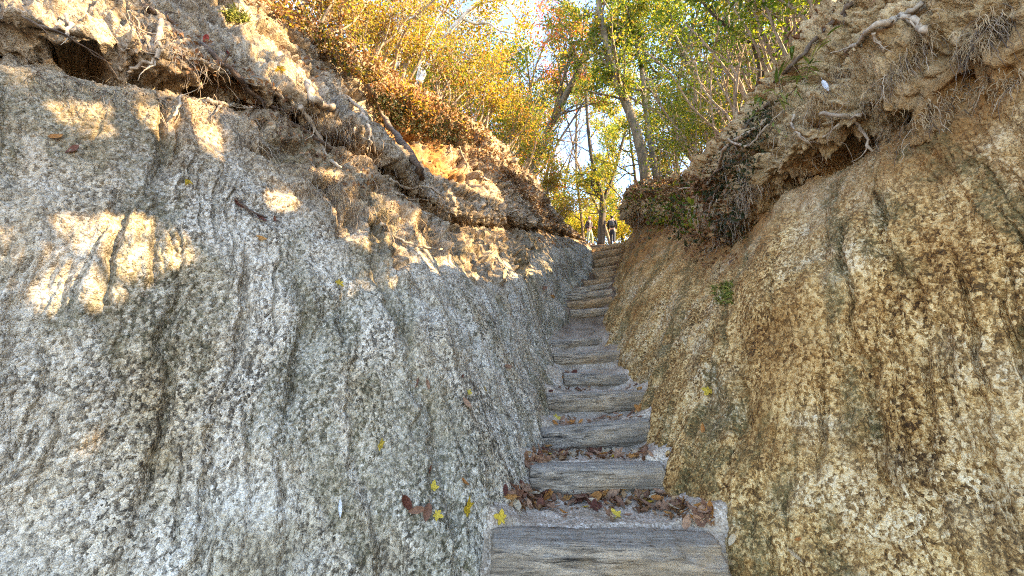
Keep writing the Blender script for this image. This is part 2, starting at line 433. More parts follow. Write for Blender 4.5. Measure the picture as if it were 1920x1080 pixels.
def make_bank(name, side, base, brk, lip, mat):
    u = yaxis(); U = len(u)
    bx, by, _ = tab3(base, u); kx, ky, kz = tab3(brk, u); lx, ly, lz = tab3(lip, u)
    fz = floor_smooth(by)
    hgt = np.clip((kz - fz) / 1.2, .02, 1)            # 1 = full gully, 0 = the banks have run out
    s = side
    # unit vector out of the gully, level
    ox, oy = kx - bx, ky - by; ol = np.sqrt(ox * ox + oy * oy) + 1e-6
    wgt = np.clip(ol / .6, 0, 1)
    ox = ox / ol * wgt + s * (1 - wgt); oy = oy / ol * wgt; ol = np.sqrt(ox * ox + oy * oy) + 1e-6; ox /= ol; oy /= ol
    k_ = np.hanning(41); k_ /= k_.sum()
    ox = np.convolve(np.pad(ox, 20, 'edge'), k_, 'valid'); oy = np.convolve(np.pad(oy, 20, 'edge'), k_, 'valid')
    cp = []
    def add(p, q, f, out, z):                          # between p and q, moved outwards by out
        cp.append(np.stack([p[0] + (q[0] - p[0]) * f + ox * out, p[1] + (q[1] - p[1]) * f + oy * out, z], 1))
    B, Kk, Lp = (bx, by), (kx, ky), (lx, ly)
    add(B, B, 0, -.10 * hgt, fz - .6)
    add(B, B, 0, 0, fz + .02)
    add(B, Kk, .12, .10 * hgt, fz + (kz - fz) * .22)
    add(B, Kk, .50, -.05 * hgt, fz + (kz - fz) * .56)
    add(Kk, Kk, 0, -.02 * hgt, kz - .08 * hgt)
    if s > 0:
        add(Kk, Kk, 0, .20 * hgt, kz + .04 * hgt)
        add(Kk, Kk, 0, -.17 * hgt, kz + .20 * hgt)
        add(Kk, Lp, .55, -.16 * hgt, kz * .45 + lz * .55)
    else:
        add(Kk, Kk, 0, .15 * hgt, kz + .06 * hgt)
        add(Kk, Kk, 0, -.02 * hgt, kz + .24 * hgt)
        # under the crest between the roots and the wood the soil has fallen out
        und = np.exp(-((u - 3.7) / 1.3) ** 2)
        add(Kk, Lp, .58, .10 * und, kz * .42 + lz * .58 - .05 * hgt + .10 * und)
    add(Lp, Lp, 0, 0, lz)
    cp.append(np.stack([lx + s * 1.0, ly, lz + .22], 1))
    cp.append(np.stack([lx + s * 4.5, ly, lz + .9], 1))
    cp.append(np.stack([lx + s * 24, ly, lz + 1.5], 1))
    cp = np.stack(cp, 1)                                # U,K,3
    K = cp.shape[1]
    segn = [4, 60, 150, 190, 70, 70, 130, 130, 50, 40, 26]
    ts = np.concatenate([i + np.arange(n) / n for i, n in enumerate(segn)] + [[K - 1.0 - 1e-6]])
    i0 = np.floor(ts).astype(int); f = (ts - i0)[None, :, None]
    g = lambda j: cp[:, np.clip(i0 + j, 0, K - 1)]
    p0, p1, p2, p3 = g(-1), g(0), g(1), g(2)
    q = .5 * (2 * p1 + (p2 - p0) * f + (2 * p0 - 5 * p1 + 4 * p2 - p3) * f ** 2 + (3 * p1 - p0 - 3 * p2 + p3) * f ** 3)
    lin = p1 + (p2 - p1) * f
    q = .8 * q + .2 * lin
    V = len(ts)
    X = q[:, :, 0]; Y = q[:, :, 1]; Z = q[:, :, 2]
    T = np.repeat(ts[None], U, 0)
    G = np.stack([X, Y, Z], -1)
    du = np.gradient(G, axis=0); dv = np.gradient(G, axis=1)
    N = np.cross(du, dv); N /= np.linalg.norm(N, axis=-1, keepdims=True) + 1e-9
    if s > 0: N = N
    else: N = -N
    # make sure normals look out of the rock, i.e. towards the gully / up
    if np.mean(N[U // 3, 150:300, 0]) * s > 0: N = -N
    Pf = G.reshape(-1, 3).astype(np.float32); t = T.ravel(); yy = Y.ravel(); uu = np.repeat(u[:, None], V, 1).ravel()
    H = np.repeat(hgt[:, None], V, 1).ravel()
    out = sstep(8.6, 9.6, t)                             # forest floor
    up = sstep(4.1, 4.9, t) * (1 - out)                  # upper, root-laced part
    low = 1 - sstep(4.0, 4.4, t)
    up2 = sstep(3.05, 3.45, t + .55 * fbm(Pf * 1.4, 3, 160)) * (1 - sstep(4.1, 4.5, t)) * sstep(1.9, 3.0, yy) * (1 - sstep(7.0, 9.0, yy)) * (s < 0)
    spac = np.maximum(.0055, .0047 * uu)
    # wall coordinates: along, up-slope
    sl = Pf[:, 2].astype(float)
    A = np.stack([yy, sl, Pf[:, 0] * .6], 1)
    D = (.032 + .03 * (s > 0) + .03 * sstep(4, 5, t)) * fbm(Pf * 1.15, 3, 1 + (s > 0)) * (.4 + .6 * H)
    # rills running down the wall, leaning with distance
    warp = fbm(Pf * 1.8, 3, 40) * .25
    rc = np.stack([uu * 2.4 - sl * .25 + warp * .8 + .06 * fbm(Pf * 6, 3, 59), sl * .35, np.zeros_like(uu)], 1)
    r1 = ridged(rc * 1.15, 3, 50 + int(s))
    rc2 = np.stack([uu * 8 - sl * .8 + warp * 2.2, sl * .5, np.zeros_like(uu) + 4], 1)
    r2 = fbm(rc2, 3, 60)
    groove = sstep(1.12, 1.55, r1)
    rc3 = np.stack([uu * 6.5 - sl * .7 + warp * 1.2 + .16 * fbm(Pf * 7, 2, 58), sl * .45, np.zeros_like(uu) + 2.2], 1)
    gr2 = sstep(1.22, 1.58, ridged(rc3, 3, 56 + int(s))) * sstep(-.25, .25, fbm(Pf * 1.3, 2, 57))
    D += low * (-.050 * groove - .022 * gr2 + .018 * r2 + .02 * fbm(Pf * 4, 3, 64))
    # slabs / broken ledges
    f1, f2, cid = worley(np.stack([Pf[:, 0] * 2.2, yy * 1.6 + sl * .5, Pf[:, 2] * 3.2], 1) + warp[:, None] * 1.6, 3)
    led = sstep(.0, .16, f2 - f1)
    D += low * ((.004 if s < 0 else .012) * (cid - .5) * led) + up * (.07 * (cid - .5) * led - .03 * (1 - led)) * (.45 if s > 0 else 1)
    # upper zone : fibrous, holed, drooping
    fib = ridged(np.stack([Pf[:, 0] * 5 + Pf[:, 2] * 2.5, yy * 5 + warp * 3, Pf[:, 2] * 3.0 - yy * 1.3], 1), 4, 70)
    hole = sstep(.10, .55, fbm(Pf * 3.6 + warp[:, None] * 2, 3, 80))
    amp = 1.0 if s > 0 else .8
    shred = ridged(np.stack([yy * 13 + Pf[:, 0] * 7 + warp * 8, Pf[:, 2] * 4.5 + warp * 3, Pf[:, 0] * 5], 1), 3, 75)
    bil = lambda q, k: np.abs(perlin(q, k)) * 2.2
    WP = Pf + (warp * .35)[:, None]
    lump = .7 * bil(WP * 1.5, 70) + bil(WP * 2.9, 71) + .6 * bil(WP * 5.5, 72) + .4 * bil(WP * 11, 73) + .25 * bil(WP * 23, 74) - .9
    if s > 0: Dup = .10 * lump - .06 + .018 * (shred - 1.0) - .28 * hole + .03 * fbm(Pf * 14, 3, 85)
    else: Dup = .06 * lump + .035 * (fib - 1.0) + .025 * (shred - 1.0) - .25 * hole + .03 * fbm(Pf * 9, 4, 85)
    D += np.maximum(up, up2 * .85) * amp * Dup * (.25 + .75 * H) + .07 * up2 * sstep(.1, .5, fbm(Pf * 2.4, 3, 161))
    # grit: two grain sizes, faded where the grid gets too coarse for them
    cs1 = .0155
    w1, w1b, id1 = worley(Pf / cs1 + .4 * fbm(Pf * 25, 2, 90)[:, None], 7)
    a1 = np.clip(1.7 - spac / (cs1 * .55), 0, 1)
    cs2 = .030
    w2, w2b, id2 = worley(Pf / cs2 + .5 * fbm(Pf * 11, 2, 93)[:, None], 9)
    a2 = np.clip(1.7 - spac / (cs2 * .5), .25, 1)
    gritty = (1 - .7 * up) * (1 - .8 * out)
    rough_patch = sstep(-.35, .4, fbm(Pf * 1.7, 3, 97))
    g1 = (.62 - w1) * (.55 + .9 * id1)
    D += gritty * a1 * .0125 * g1 * (.55 + .6 * rough_patch) + gritty * a2 * .0085 * (.6 - w2) * (.5 + id2)
    D += .007 * fbm(Pf * 22, 3, 99) * (.5 + up)
    D += out * .10 * fbm(Pf * 1.1, 4, 101)
    if s < 0:
        w_ = np.exp(-((uu - 3.7) / 1.25) ** 2)
        D += w_ * (-.30 * sstep(6.35, 6.75, t) * (1 - sstep(7.35, 7.7, t)) + .10 * sstep(7.5, 7.8, t) * (1 - out))
    fade = 1 - sstep(20, 30, yy)
    D *= np.clip(.25 + .75 * H, 0, 1) * (.15 + .85 * fade)
    Pn = Pf + N.reshape(-1, 3).astype(np.float32) * D[:, None].astype(np.float32)
    # masks
    mossn = fbm(np.stack([uu * 2.6 - sl * .3 + warp * 2.5, sl * .7, Pf[:, 0] * .4], 1), 4, 120)
    moss = low * np.clip(sstep(.02, .38, mossn) * .85 + (.8 * groove + .7 * gr2) * sstep(-.35, .25, mossn), 0, 1)
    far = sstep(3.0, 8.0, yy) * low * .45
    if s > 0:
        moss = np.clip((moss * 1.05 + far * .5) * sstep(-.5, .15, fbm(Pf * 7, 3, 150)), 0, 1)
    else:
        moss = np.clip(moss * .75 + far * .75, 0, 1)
    och = np.clip(sstep(3.0, 4.4, t) * (1 - sstep(5.2, 6.2, t)) * (.35 + .9 * fbm(Pf * 2, 3, 130)), 0, 1)
    if s > 0:
        och = np.clip(och * 1.1 + up * hole * .7 + low * sstep(5.5, 8.5, yy) * (1 - sstep(12.5, 14, yy)) * 1.2 * (.15 + .85 * sstep(2.2, 3.4, t + .8 * fbm(Pf * 1.5, 3, 170))), 0, 1)
        # the orange soil under the mound
        och = np.maximum(och, sstep(8, 9.5, yy) * (1 - sstep(12, 13, yy)) * sstep(3.0, 4.0, t) * (1 - sstep(5.5, 6.3, t)))
    else:
        # orange soil scar under the shrubs
        dd = np.exp(-(((uu - 3.9) / .75) ** 2)) * sstep(6.3, 6.7, t) * (1 - sstep(7.85, 8.05, t))
        och = np.clip(och * .35 + 1.7 * dd * (.7 + .6 * fbm(Pf * 3, 3, 171)), 0, 1)
    upm = np.clip(up * (1 - .25 * (s < 0) * sstep(.0, .4, fbm(Pf * 2.2, 3, 140))) + sstep(2.5 if s < 0 else 3.2, 4.2, t) * (1 - up) * .7 * (1 - out) + up2 * .9, 0, 1)
    grain = np.where(a1 > .45, id1 * .65 + id2 * .35, id2)
    grain = np.clip(grain - .25 * sstep(.5, .75, np.where(a1 > .45, w1, w2)), 0, 1)   # shade in the gaps between grains, painted into the grain tone
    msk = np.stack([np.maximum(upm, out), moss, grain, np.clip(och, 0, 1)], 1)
    ii = np.arange(U * V).reshape(U, V)
    F = np.stack([ii[:-1, :-1], ii[1:, :-1], ii[1:, 1:], ii[:-1, 1:]], -1).reshape(-1, 4)
    if s > 0: F = F[:, ::-1]
    o = mesh_np(name, Pn, F, mat)
    set_col(o, 'mask', msk)
    # forest floor faces get soil
    o.data.materials.append(M['soil'])
    fm = (np.repeat((ts[:-1] > 8.15)[None], U - 1, 0)).ravel().astype(np.int32)
    o.data.polygons.foreach_set('material_index', fm)
    tag(o, kind='structure')
    return o

left_bank = make_bank('left_bank', -1, BASE_L, BRK_L, LIP_L, M['rock_grey'])
right_bank = make_bank('right_bank', 1, BASE_R, BRK_R, LIP_R, M['rock_warm'])

# ---------------------------------------------------------------- gully floor
def make_floor():
    ys = [-1.3]
    while ys[-1] < 32: ys.append(ys[-1] + max(.008, .006 * ys[-1]))
    y = np.array(ys); U = len(y); V = 150
    bx, _ = tab(by_y(BASE_L), y); rx, _ = tab(by_y(BASE_R), y)
    v = np.linspace(0, 1, V)
    X = (bx - .35)[:, None] + (rx - bx + .7)[:, None] * v[None]
    Y = np.repeat(y[:, None], V, 1)
    Z = np.repeat(floor_z(y)[:, None], V, 1)
    e = np.minimum(X - bx[:, None], rx[:, None] - X)
    Z = Z + .09 * (1 - sstep(-.12, .16, e))
    # the log tops slope from left to right, so does the sand behind them
    sl = np.interp(y, SD, [(W(s[2], s[4], s[0])[2] - W(s[1], s[3], s[0])[2]) for s in STEPS])
    frac = (X - bx[:, None]) / (rx - bx)[:, None] - .5
    Z = Z + np.clip(frac, -.6, .6) * sl[:, None] * (y < 14)[:, None]
    Pf = np.stack([X, Y, Z], -1).reshape(-1, 3)
    w1, _, id1 = worley(Pf / .022, 21)
    D = .02 * fbm(Pf * 4, 3, 22) + .007 * (.6 - w1) * (.4 + id1) * np.clip(2 - Pf[:, 1] / 2.5, 0, 1) + .006 * fbm(Pf * 18, 3, 23)
    D -= .035 * sstep(20, 30, Pf[:, 1])
    Pf[:, 2] += D
    ii = np.arange(U * V).reshape(U, V)
    F = np.stack([ii[:-1, :-1], ii[:-1, 1:], ii[1:, 1:], ii[1:, :-1]], -1).reshape(-1, 4)
    return tag(mesh_np('path', Pf, F, M['sand']), kind='structure')
path = make_floor()

# far ground: one sheet under and beyond everything
def make_ground():
    a = np.concatenate([-np.geomspace(600, 3, 40), np.linspace(-2.5, 2.5, 11), np.geomspace(3, 600, 40)])
    X, Y = np.meshgrid(a + 3, np.concatenate([-np.geomspace(600, 3, 30), np.linspace(-2.5, 40, 60), np.geomspace(42, 900, 34)]), indexing='ij')
    top = np.interp(Y, [-600, -30, -3, 2, 13, 20, 30, 80, 900], [-60, -8, -3.2, -2.6, 1.6, 4.0, 5.2, 5.6, 4])
    inside = (np.abs(X - 3) < 27) & (Y > -4) & (Y < 31)
    Z = top - .9 * inside + np.clip((np.abs(X - 2) - 26) / 10, 0, 1) * np.interp(Y, [-20, 0, 10, 20, 30, 60], [0, 4.2, 3.2, 1.4, .4, 0])
    Pf = np.stack([X, Y, Z], -1).reshape(-1, 3); U, V = X.shape
    Pf[:, 2] += .25 * fbm(Pf * .15, 3, 200)
    ii = np.arange(U * V).reshape(U, V)
    F = np.stack([ii[:-1, :-1], ii[1:, :-1], ii[1:, 1:], ii[:-1, 1:]], -1).reshape(-1, 4)
    return tag(mesh_np('ground', Pf, F, M['soil']), kind='structure')
ground = make_ground()
bpy.context.view_layer.update()
# ---------------------------------------------------------------- helpers that touch the terrain
TERR = [left_bank, right_bank, path]
def hit_ray(o, d, objs=TERR):
    best = None
    d = Vector(d).normalized(); o = Vector(o)
    for ob in objs:
        ok, p, n, _ = ob.ray_cast(o, d)
        if ok:
            t = (p - o).length
            if best is None or t < best[0]: best = (t, p.copy(), n.copy(), ob)
    if best and best[2].dot(d) > 0: best = (best[0], best[1], -best[2], best[3])
    return best
def hit(px, py):
    return hit_ray((0, 0, 0), ray(px, py))
def ground_z(x, y):
    h = hit_ray((x, y, 30), (0, 0, -1), TERR + [ground])
    return h[1].z if h else 0.0
def in_poly(x, y, poly):
    c = False; n = len(poly); j = n - 1
    for i in range(n):
        xi, yi = poly[i]; xj, yj = poly[j]
        if (yi > y) != (yj > y) and x < (xj - xi) * (y - yi) / (yj - yi) + xi: c = not c
        j = i
    return c

class Tubes:
    def __init__(self): self.v = []; self.f = []; self.n = 0
    def add(self, pts, rad, k=6, rough=0.0):
        pts = np.asarray(pts, float); rad = np.asarray(rad, float); m = len(pts)
        t = np.gradient(pts, axis=0); t /= np.linalg.norm(t, axis=1)[:, None] + 1e-9
        ref = np.array([.31, .17, .93]) if abs(t[:, 2]).mean() < .85 else np.array([.95, .2, .1])
        a = np.cross(t, ref); a /= np.linalg.norm(a, axis=1)[:, None] + 1e-9
        b = np.cross(t, a)
        th = np.arange(k) / k * 2 * np.pi
        rr = rad[:, None] * (1 + rough * nr.normal(size=(m, k)))
        V = pts[:, None] + rr[..., None] * (np.cos(th)[None, :, None] * a[:, None] + np.sin(th)[None, :, None] * b[:, None])
        self.v.append(V.reshape(-1, 3))
        i = np.arange(m - 1)[:, None] * k; j = np.arange(k)[None]; j2 = (j + 1) % k
        F = np.stack([i + j, i + j2, i + k + j2, i + k + j], -1).reshape(-1, 4) + self.n
        self.f.append(F); self.n += m * k
        # closed tip
        self.v.append(pts[[0, -1]]); c0, c1 = self.n, self.n + 1; self.n += 2
        base = c0 - m * k
        jj = np.arange(0, k, 2); e = base + (m - 1) * k
        self.f.append(np.stack([np.full(len(jj), c1), e + jj, e + (jj + 1) % k, e + (jj + 2) % k], -1))
        self.f.append(np.stack([np.full(len(jj), c0), base + (jj + 2) % k, base + (jj + 1) % k, base + jj], -1))
    def build(self, name, mat, parent=None, loc=None):
        return mesh_np(name, np.concatenate(self.v), np.concatenate(self.f), mat, True, parent, loc)

def smooth_path(p, n=4):
    """Catmull-Rom through the points"""
    p = np.asarray(p, float); P_ = np.concatenate([[2 * p[0] - p[1]], p, [2 * p[-1] - p[-2]]])
    out = []
    for i in range(1, len(P_) - 2):
        for k in range(n):
            f = k / n; p0, p1, p2, p3 = P_[i - 1:i + 3]
            out.append(.5 * (2 * p1 + (p2 - p0) * f + (2 * p0 - 5 * p1 + 4 * p2 - p3) * f * f + (3 * p1 - p0 - 3 * p2 + p3) * f ** 3))
    out.append(p[-1]); return np.array(out)

def leaf_cloud(name, cen, size, mat, parent=None, loc=None, up=.6, aspect=.5, droop=.2, ori=None):
    """many small folded leaves"""
    cen = np.asarray(cen); n = len(cen)
    s = size * nr.uniform(.6, 1.25, n)
    nrm = nr.normal(size=(n, 3)) * .75; nrm[:, 2] += up
    if ori is not None: nrm = nr.normal(size=(n, 3)) * .35 + ori
    nrm /= np.linalg.norm(nrm, axis=1)[:, None]
    d = nr.normal(size=(n, 3)); d[:, 2] -= droop; d -= nrm * (d * nrm).sum(1)[:, None]; d /= np.linalg.norm(d, axis=1)[:, None] + 1e-9
    sd = np.cross(d, nrm)
    asp = aspect * nr.uniform(.75, 1.25, n)
    fold = nr.uniform(.02, .22, n) * s
    b = cen - d * (s * .5)[:, None]; tip = cen + d * (s * .5)[:, None] - nrm * (s * nr.uniform(0, .25, n))[:, None]
    q = cen - d * (s * .05)[:, None]
    l = q - sd * (s * asp * .5)[:, None] + nrm * fold[:, None]; r_ = q + sd * (s * asp * .5)[:, None] + nrm * fold[:, None]
    V = np.stack([b, r_, tip, l], 1).reshape(-1, 3)
    F = np.arange(n * 4).reshape(n, 4)
    return mesh_np(name, V, F, mat, False, parent, loc)

# parts of the left bank that lie in full sun (gaps between the crowns over the right bank let the light through)
LIT = [
    [(-60, 440), (60, 410), (250, 408), (350, 440), (375, 495), (300, 510), (235, 555), (170, 585), (30, 585), (-60, 550)],
    [(80, 185), (195, 195), (215, 265), (140, 255)],
    [(245, 195), (330, 210), (335, 285), (290, 250)], [(350, 190), (400, 200), (418, 300), (375, 270)],
    [(585, 320), (655, 320), (695, 470), (640, 440)],
    [(690, 360), (740, 380), (760, 470), (700, 450)],
    [(845, 370), (940, 430), (955, 520), (905, 505), (860, 430)],
    [(490, 355), (560, 360), (575, 400), (510, 395)], [(760, 400), (800, 420), (850, 490), (800, 480)],
    [(-60, -60), (150, -20), (270, 80), (180, 110), (80, 40), (-60, 30)], [(0, 120), (60, 140), (40, 190), (0, 170)],
    [(390, -60), (480, -30), (560, 110), (620, 220), (560, 215), (470, 110), (420, 30)],
    [(730, 240), (800, 262), (905, 325), (940, 375), (860, 345), (760, 285)], [(610, 215), (680, 240), (700, 330), (640, 310)],
    [(480, -60), (1020, -60), (1000, 330), (920, 290), (690, 170)],
]
LIT = [[(sum(q[0] for q in p) / len(p) + (x - sum(q[0] for q in p) / len(p)) * 1.14, sum(q[1] for q in p) / len(p) + (y - sum(q[1] for q in p) / len(p)) * 1.14) for x, y in p] for p in LIT]
def sun_gap(cen):
    """True for leaves that would stand in the way of those patches"""
    keep = np.ones(len(cen), bool)
    dv = -SUNDIR
    for i, c in enumerate(cen):
        ok, p, n, _ = left_bank.ray_cast(Vector(c), dv)
        if ok and p.y < 12:
            q = to_px(p)
            for poly in LIT:
                if in_poly(q[0], q[1], poly): keep[i] = False; break
    return keep

# ---------------------------------------------------------------- log steps
def make_log(i, name, label):
    d, xl, xr, yl, yr, r, mat = STEPS[i]
    a = W(xl, yl, d); b = W(xr, yr, d + rnd.uniform(-.04, .05) * d / 6)
    a[2] -= r; b[2] -= r
    ax = b - a; L = np.linalg.norm(ax); ext = .05 if i else .02
    n, k = 72, 56
    sx = np.concatenate([[-.5] * 3, np.linspace(-.5, .5, n), [.5] * 3])
    sr = np.concatenate([[.02, .55, .93], np.ones(n), [.93, .55, .02]])
    sr[3] = .97; sr[-4] = .97
    th = np.arange(k) / k * 2 * np.pi
    X = np.repeat((sx * (L + 2 * ext))[:, None], k, 1)
    CY = np.cos(th)[None] * np.ones((len(sx), 1)); CZ = np.sin(th)[None] * np.ones((len(sx), 1))
    q = np.stack([X.ravel() * 1.2 + i * 9.1, CY.ravel() * r * 16, CZ.ravel() * r * 16], 1)
    q2 = np.stack([X.ravel() * 3.5 + i * 5, CY.ravel() * r * 60, CZ.ravel() * r * 60], 1)
    q3 = np.stack([X.ravel() * 2.2 + i * 3, CY.ravel() * 2.2, CZ.ravel() * 2.2], 1)
    rr = r * (1 + .09 * fbm(q, 3, 300 + i) + .055 * ridged(q2, 3, 320 + i) - .055 + .10 * fbm(q3, 2, 340 + i))
    # a couple of knots and worn hollows
    for _ in range(3):
        kx = rnd.uniform(-.45, .45) * L; kt = rnd.uniform(.9, 4.0) + 1.2
        dd = ((X.ravel() - kx) / .05) ** 2 + (((np.tile(th, len(sx)) - kt + np.pi) % (2 * np.pi) - np.pi) * r / .045) ** 2
        rr += r * .16 * rnd.choice((-1, 1, 1)) * np.exp(-dd)
    rr = rr.reshape(len(sx), k) * sr[:, None]
    bow = .05 * r * 4 * (sx ** 2)[:, None] * rnd.choice((-1, 1))
    Yl = CY * rr * 1.05; Zl = CZ * rr + bow
    top = r * (.80 if i in (0, 7) else .9)
    Zl = np.where(Zl > top, top + (Zl - top) * .3, Zl)
    V = np.stack([X + (sr < .99)[:, None] * .012 * fbm(q * 3, 2, 5).reshape(X.shape), Yl, Zl], -1).reshape(-1, 3)
    m = len(sx); ii = np.arange(m - 1)[:, None] * k; j = np.arange(k)[None]; j2 = (j + 1) % k
    F = np.stack([ii + j, ii + k + j, ii + k + j2, ii + j2], -1).reshape(-1, 4)
    F = F[:, ::-1]
    o = mesh_np(name, V, F, M[mat])
    o.location = (a + b) / 2
    o.rotation_euler = Vector(ax).to_track_quat('X', 'Z').to_euler()
    return tag(o, label, 'log step', 'log steps of the gully stairway')
LOGLAB = [
    'broad pale log across the foot of the path, largest and lowest step with sandy top',
    'short grey log between two leaf drifts, second step from the bottom',
    'smooth grey round log with dark shaded underside, third step from the bottom',
    'wide tan-grey log with splintered dark lower edge, fourth step from the bottom',
    'narrow blue-grey log beside the small dark leaf pile, fifth step from the bottom',
    'pale log with a knot at its left end, sixth step from the bottom',
    'short thin log just below the bare sandy gap in the stairs',
    'flat plank-like log with a dark hollow below it, first step above the sandy gap',
    'thin brown log lying second above the sandy gap',
    'pale log with rounded left end lying third above the sandy gap',
    'slim tan log lying fourth above the sandy gap beside the mossy wall',
    'short rough brown log half buried where the stairs bend right',
    'small brown log pressed against the right wall at the narrowest part',
    'thin dark log directly below the three slanting brown top logs',
    'slanting brown log, lowest of the three at the top of the stairs',
    'slanting log, middle one of the three at the top of the stairs',
    'dark slanting log in front of the hikers, topmost step of the stairs']
LOGS = [make_log(i, 'log_step', LOGLAB[i]) for i in range(len(STEPS))]

# ---------------------------------------------------------------- trees and shrubs
def vec(*a): return np.array(a, float)
def rdir(): 
    v = nr.normal(size=3); return v / np.linalg.norm(v)
def limb(tb, p, d, L, r, n, up, wob, k=5):
    pts = [p]; q = p.copy(); dd = d / np.linalg.norm(d)
    for i in range(n):
        dd = dd + wob * nr.normal(size=3) + vec(0, 0, up); dd /= np.linalg.norm(dd)
        q = q + dd * L / n; pts.append(q)
    rad = np.linspace(r, r * .3, n + 1)
    tb.add(pts, rad, k); return np.array(pts), rad
def tree(name, label, cat, trunk, radii, bark, leaves, nleaf, lsize, group=None, nb=14, blen=1.8, bstart=.3, filt=False,
         jitter=.09, up=.6, aspect=.5, twig=True, part='trunk', bup=.35, stems=None, sub=4, keepout=None):
    """trunk: world polyline; leaves: [(material, share)]"""
    tr = smooth_path(trunk, 4); m = len(tr)
    rad = np.interp(np.linspace(0, 1, m), np.linspace(0, 1, len(radii)), radii)
    root = empty(name, tuple(tr[0])); tag(root, label, cat, group)
    tb = Tubes(); tb.add(tr, rad, 10, .05)
    spots = []
    def crown(tr, rad, nb, blen):
        m = len(tr)
        for b in range(nb):
            f = bstart + (1 - bstart) * (b + rnd.random()) / nb
            x = f * (m - 1); i = min(int(x), m - 2)
            p = tr[i] + (tr[i + 1] - tr[i]) * (x - i)
            ax = tr[i + 1] - tr[i]; ax /= np.linalg.norm(ax)
            d = rdir(); d -= ax * d.dot(ax) * .8; d += ax * bup + vec(0, 0, .25)
            L = blen * rnd.uniform(.55, 1.1) * (1.15 - .5 * f)
            pts, rr = limb(tb, p, d, L, min(rad[i] * .55, .012 + .016 * L), 5, .06, .22)
            spots.extend(pts[3:])
            for s in range(sub):
                j = rnd.randint(1, 5); d2 = (pts[j] - pts[j - 1]); d2 = d2 / np.linalg.norm(d2) + .9 * rdir()
                L2 = L * rnd.uniform(.25, .55)
                p2, _ = limb(tb, pts[j], d2, L2, max(.004, rr[j] * .5), 4, .03, .25, 4)
                spots.extend(p2[1:])
                if twig:
                    for s2 in range(2):
                        j3 = rnd.randint(1, 4); d3 = p2[j3] - p2[j3 - 1]; d3 = d3 / np.linalg.norm(d3) + .9 * rdir()
                        p3, _ = limb(tb, p2[j3], d3, L2 * .6, .004, 3, -.02, .25, 3)
                        spots.extend(p3[1:])
    crown(tr, rad, nb, blen)
    for st, rs in (stems or []):
        st = smooth_path(st, 3); rs = np.interp(np.linspace(0, 1, len(st)), np.linspace(0, 1, len(rs)), rs)
        tb.add(st, rs, 7, .05); crown(st, rs, max(2, nb // 2), blen * .8)
    nleaf = int(nleaf * 1.4)
    tb.build(part, M[bark], root, tuple(tr[0])).location = (0, 0, 0)
    sp = np.array(spots)
    for mat, share in leaves:
        n = int(nleaf * share)
        # clumps: each clump gets its own share of the leaves
        wgt = nr.gamma(.38, 1, len(sp)); wgt /= wgt.sum()
        c = sp[nr.choice(len(sp), n, p=wgt)] + nr.normal(size=(n, 3)) * jitter * vec(1, 1, .7)
        if keepout is not None: c = c[keepout(c)]
        if filt: c = c[sun_gap(c)]
        if len(c):
            leaf_cloud('crown' if part == 'trunk' else 'foliage', c, lsize, M[mat], root, tuple(tr[0]), up, aspect).location = (0, 0, 0)
    return root

def px_trunk(pts, d0, d1=None):
    n = len(pts); d1 = d1 or d0
    return [W(p[0], p[1], d0 + (d1 - d0) * i / (n - 1)) for i, p in enumerate(pts)]

def sky_hole(c):
    """the open bit of sky above the top of the path and the thin spots in the canopy"""
    k = np.ones(len(c), bool)
    for i, p in enumerate(c):
        x, y = to_px(p)
        for (cx, cy, ax, ay, s) in ((1078, 268, 38, 62, 1.25), (1092, 200, 26, 34, .8), (1183, 322, 24, 38, .9), (1150, 262, 30, 30, .4), (1300, 120, 45, 30, .55), (1225, 75, 36, 30, .5), (940, 60, 26, 30, .5), (1120, 425, 45, 36, 1), (868, 95, 22, 22, .5), (1012, 120, 26, 24, .5), (1190, 150, 26, 22, .5), (1390, 130, 30, 22, .45), (760, 40, 20, 24, .5)):
            e = ((x - cx) / ax) ** 2 + ((y - cy) / ay) ** 2
            if e < 1.4 and rnd.random() < s * max(0.0, 1.0 - e * .5): k[i] = False
    return k

G1 = 'trees standing along the gully'
tree('pale_tree', 'slim pale trunk standing upright on the left bank, leftmost of the white trunks', 'tree', px_trunk([(738, 190), (745, 120), (752, 60), (764, 0), (778, -90), (785, -220)], 7.6), [.055, .052, .05, .046, .04, .03],
     'bark_pale', [('leaf_yellow', .6), ('leaf_orange', .4)], 2600, .075, G1, 12, 1.9, .35, keepout=sky_hole)
tree('pale_tree', 'pale trunk leaning slightly right, middle of the three white trunks on the left bank', 'tree', px_trunk([(780, 170), (796, 95), (815, 50), (838, -5), (862, -100), (880, -230)], 8.0), [.055, .054, .05, .046, .04, .025],
     'bark_pale', [('leaf_yellow', .7), ('leaf_green', .3)], 2600, .075, G1, 12, 1.9, .35, keepout=sky_hole)
tree('pale_tree', 'white trunk leaning strongly right across the yellow leaves on the left bank', 'tree', px_trunk([(785, 160), (803, 122), (832, 72), (866, 35), (905, -5), (960, -70), (1000, -150)], 7.2), [.058, .056, .054, .05, .042, .034, .02],
     'bark_pale', [('leaf_yellow', .6), ('leaf_orange', .4)], 2600, .07, G1, 12, 1.7, .4, keepout=sky_hole)
tree('grey_tree', 'grey trunk leaning right from the left bank beside the gap of open sky', 'tree', px_trunk([(996, 345), (1014, 275), (1050, 200), (1090, 120), (1118, 40), (1140, -60), (1155, -160)], 11.5), [.12, .115, .10, .09, .08, .06, .04],
     'bark_tan', [('leaf_green', .5), ('leaf_yellow', .3), ('leaf_red', .2)], 7500, .085, G1, 26, 2.4, .2, keepout=sky_hole)
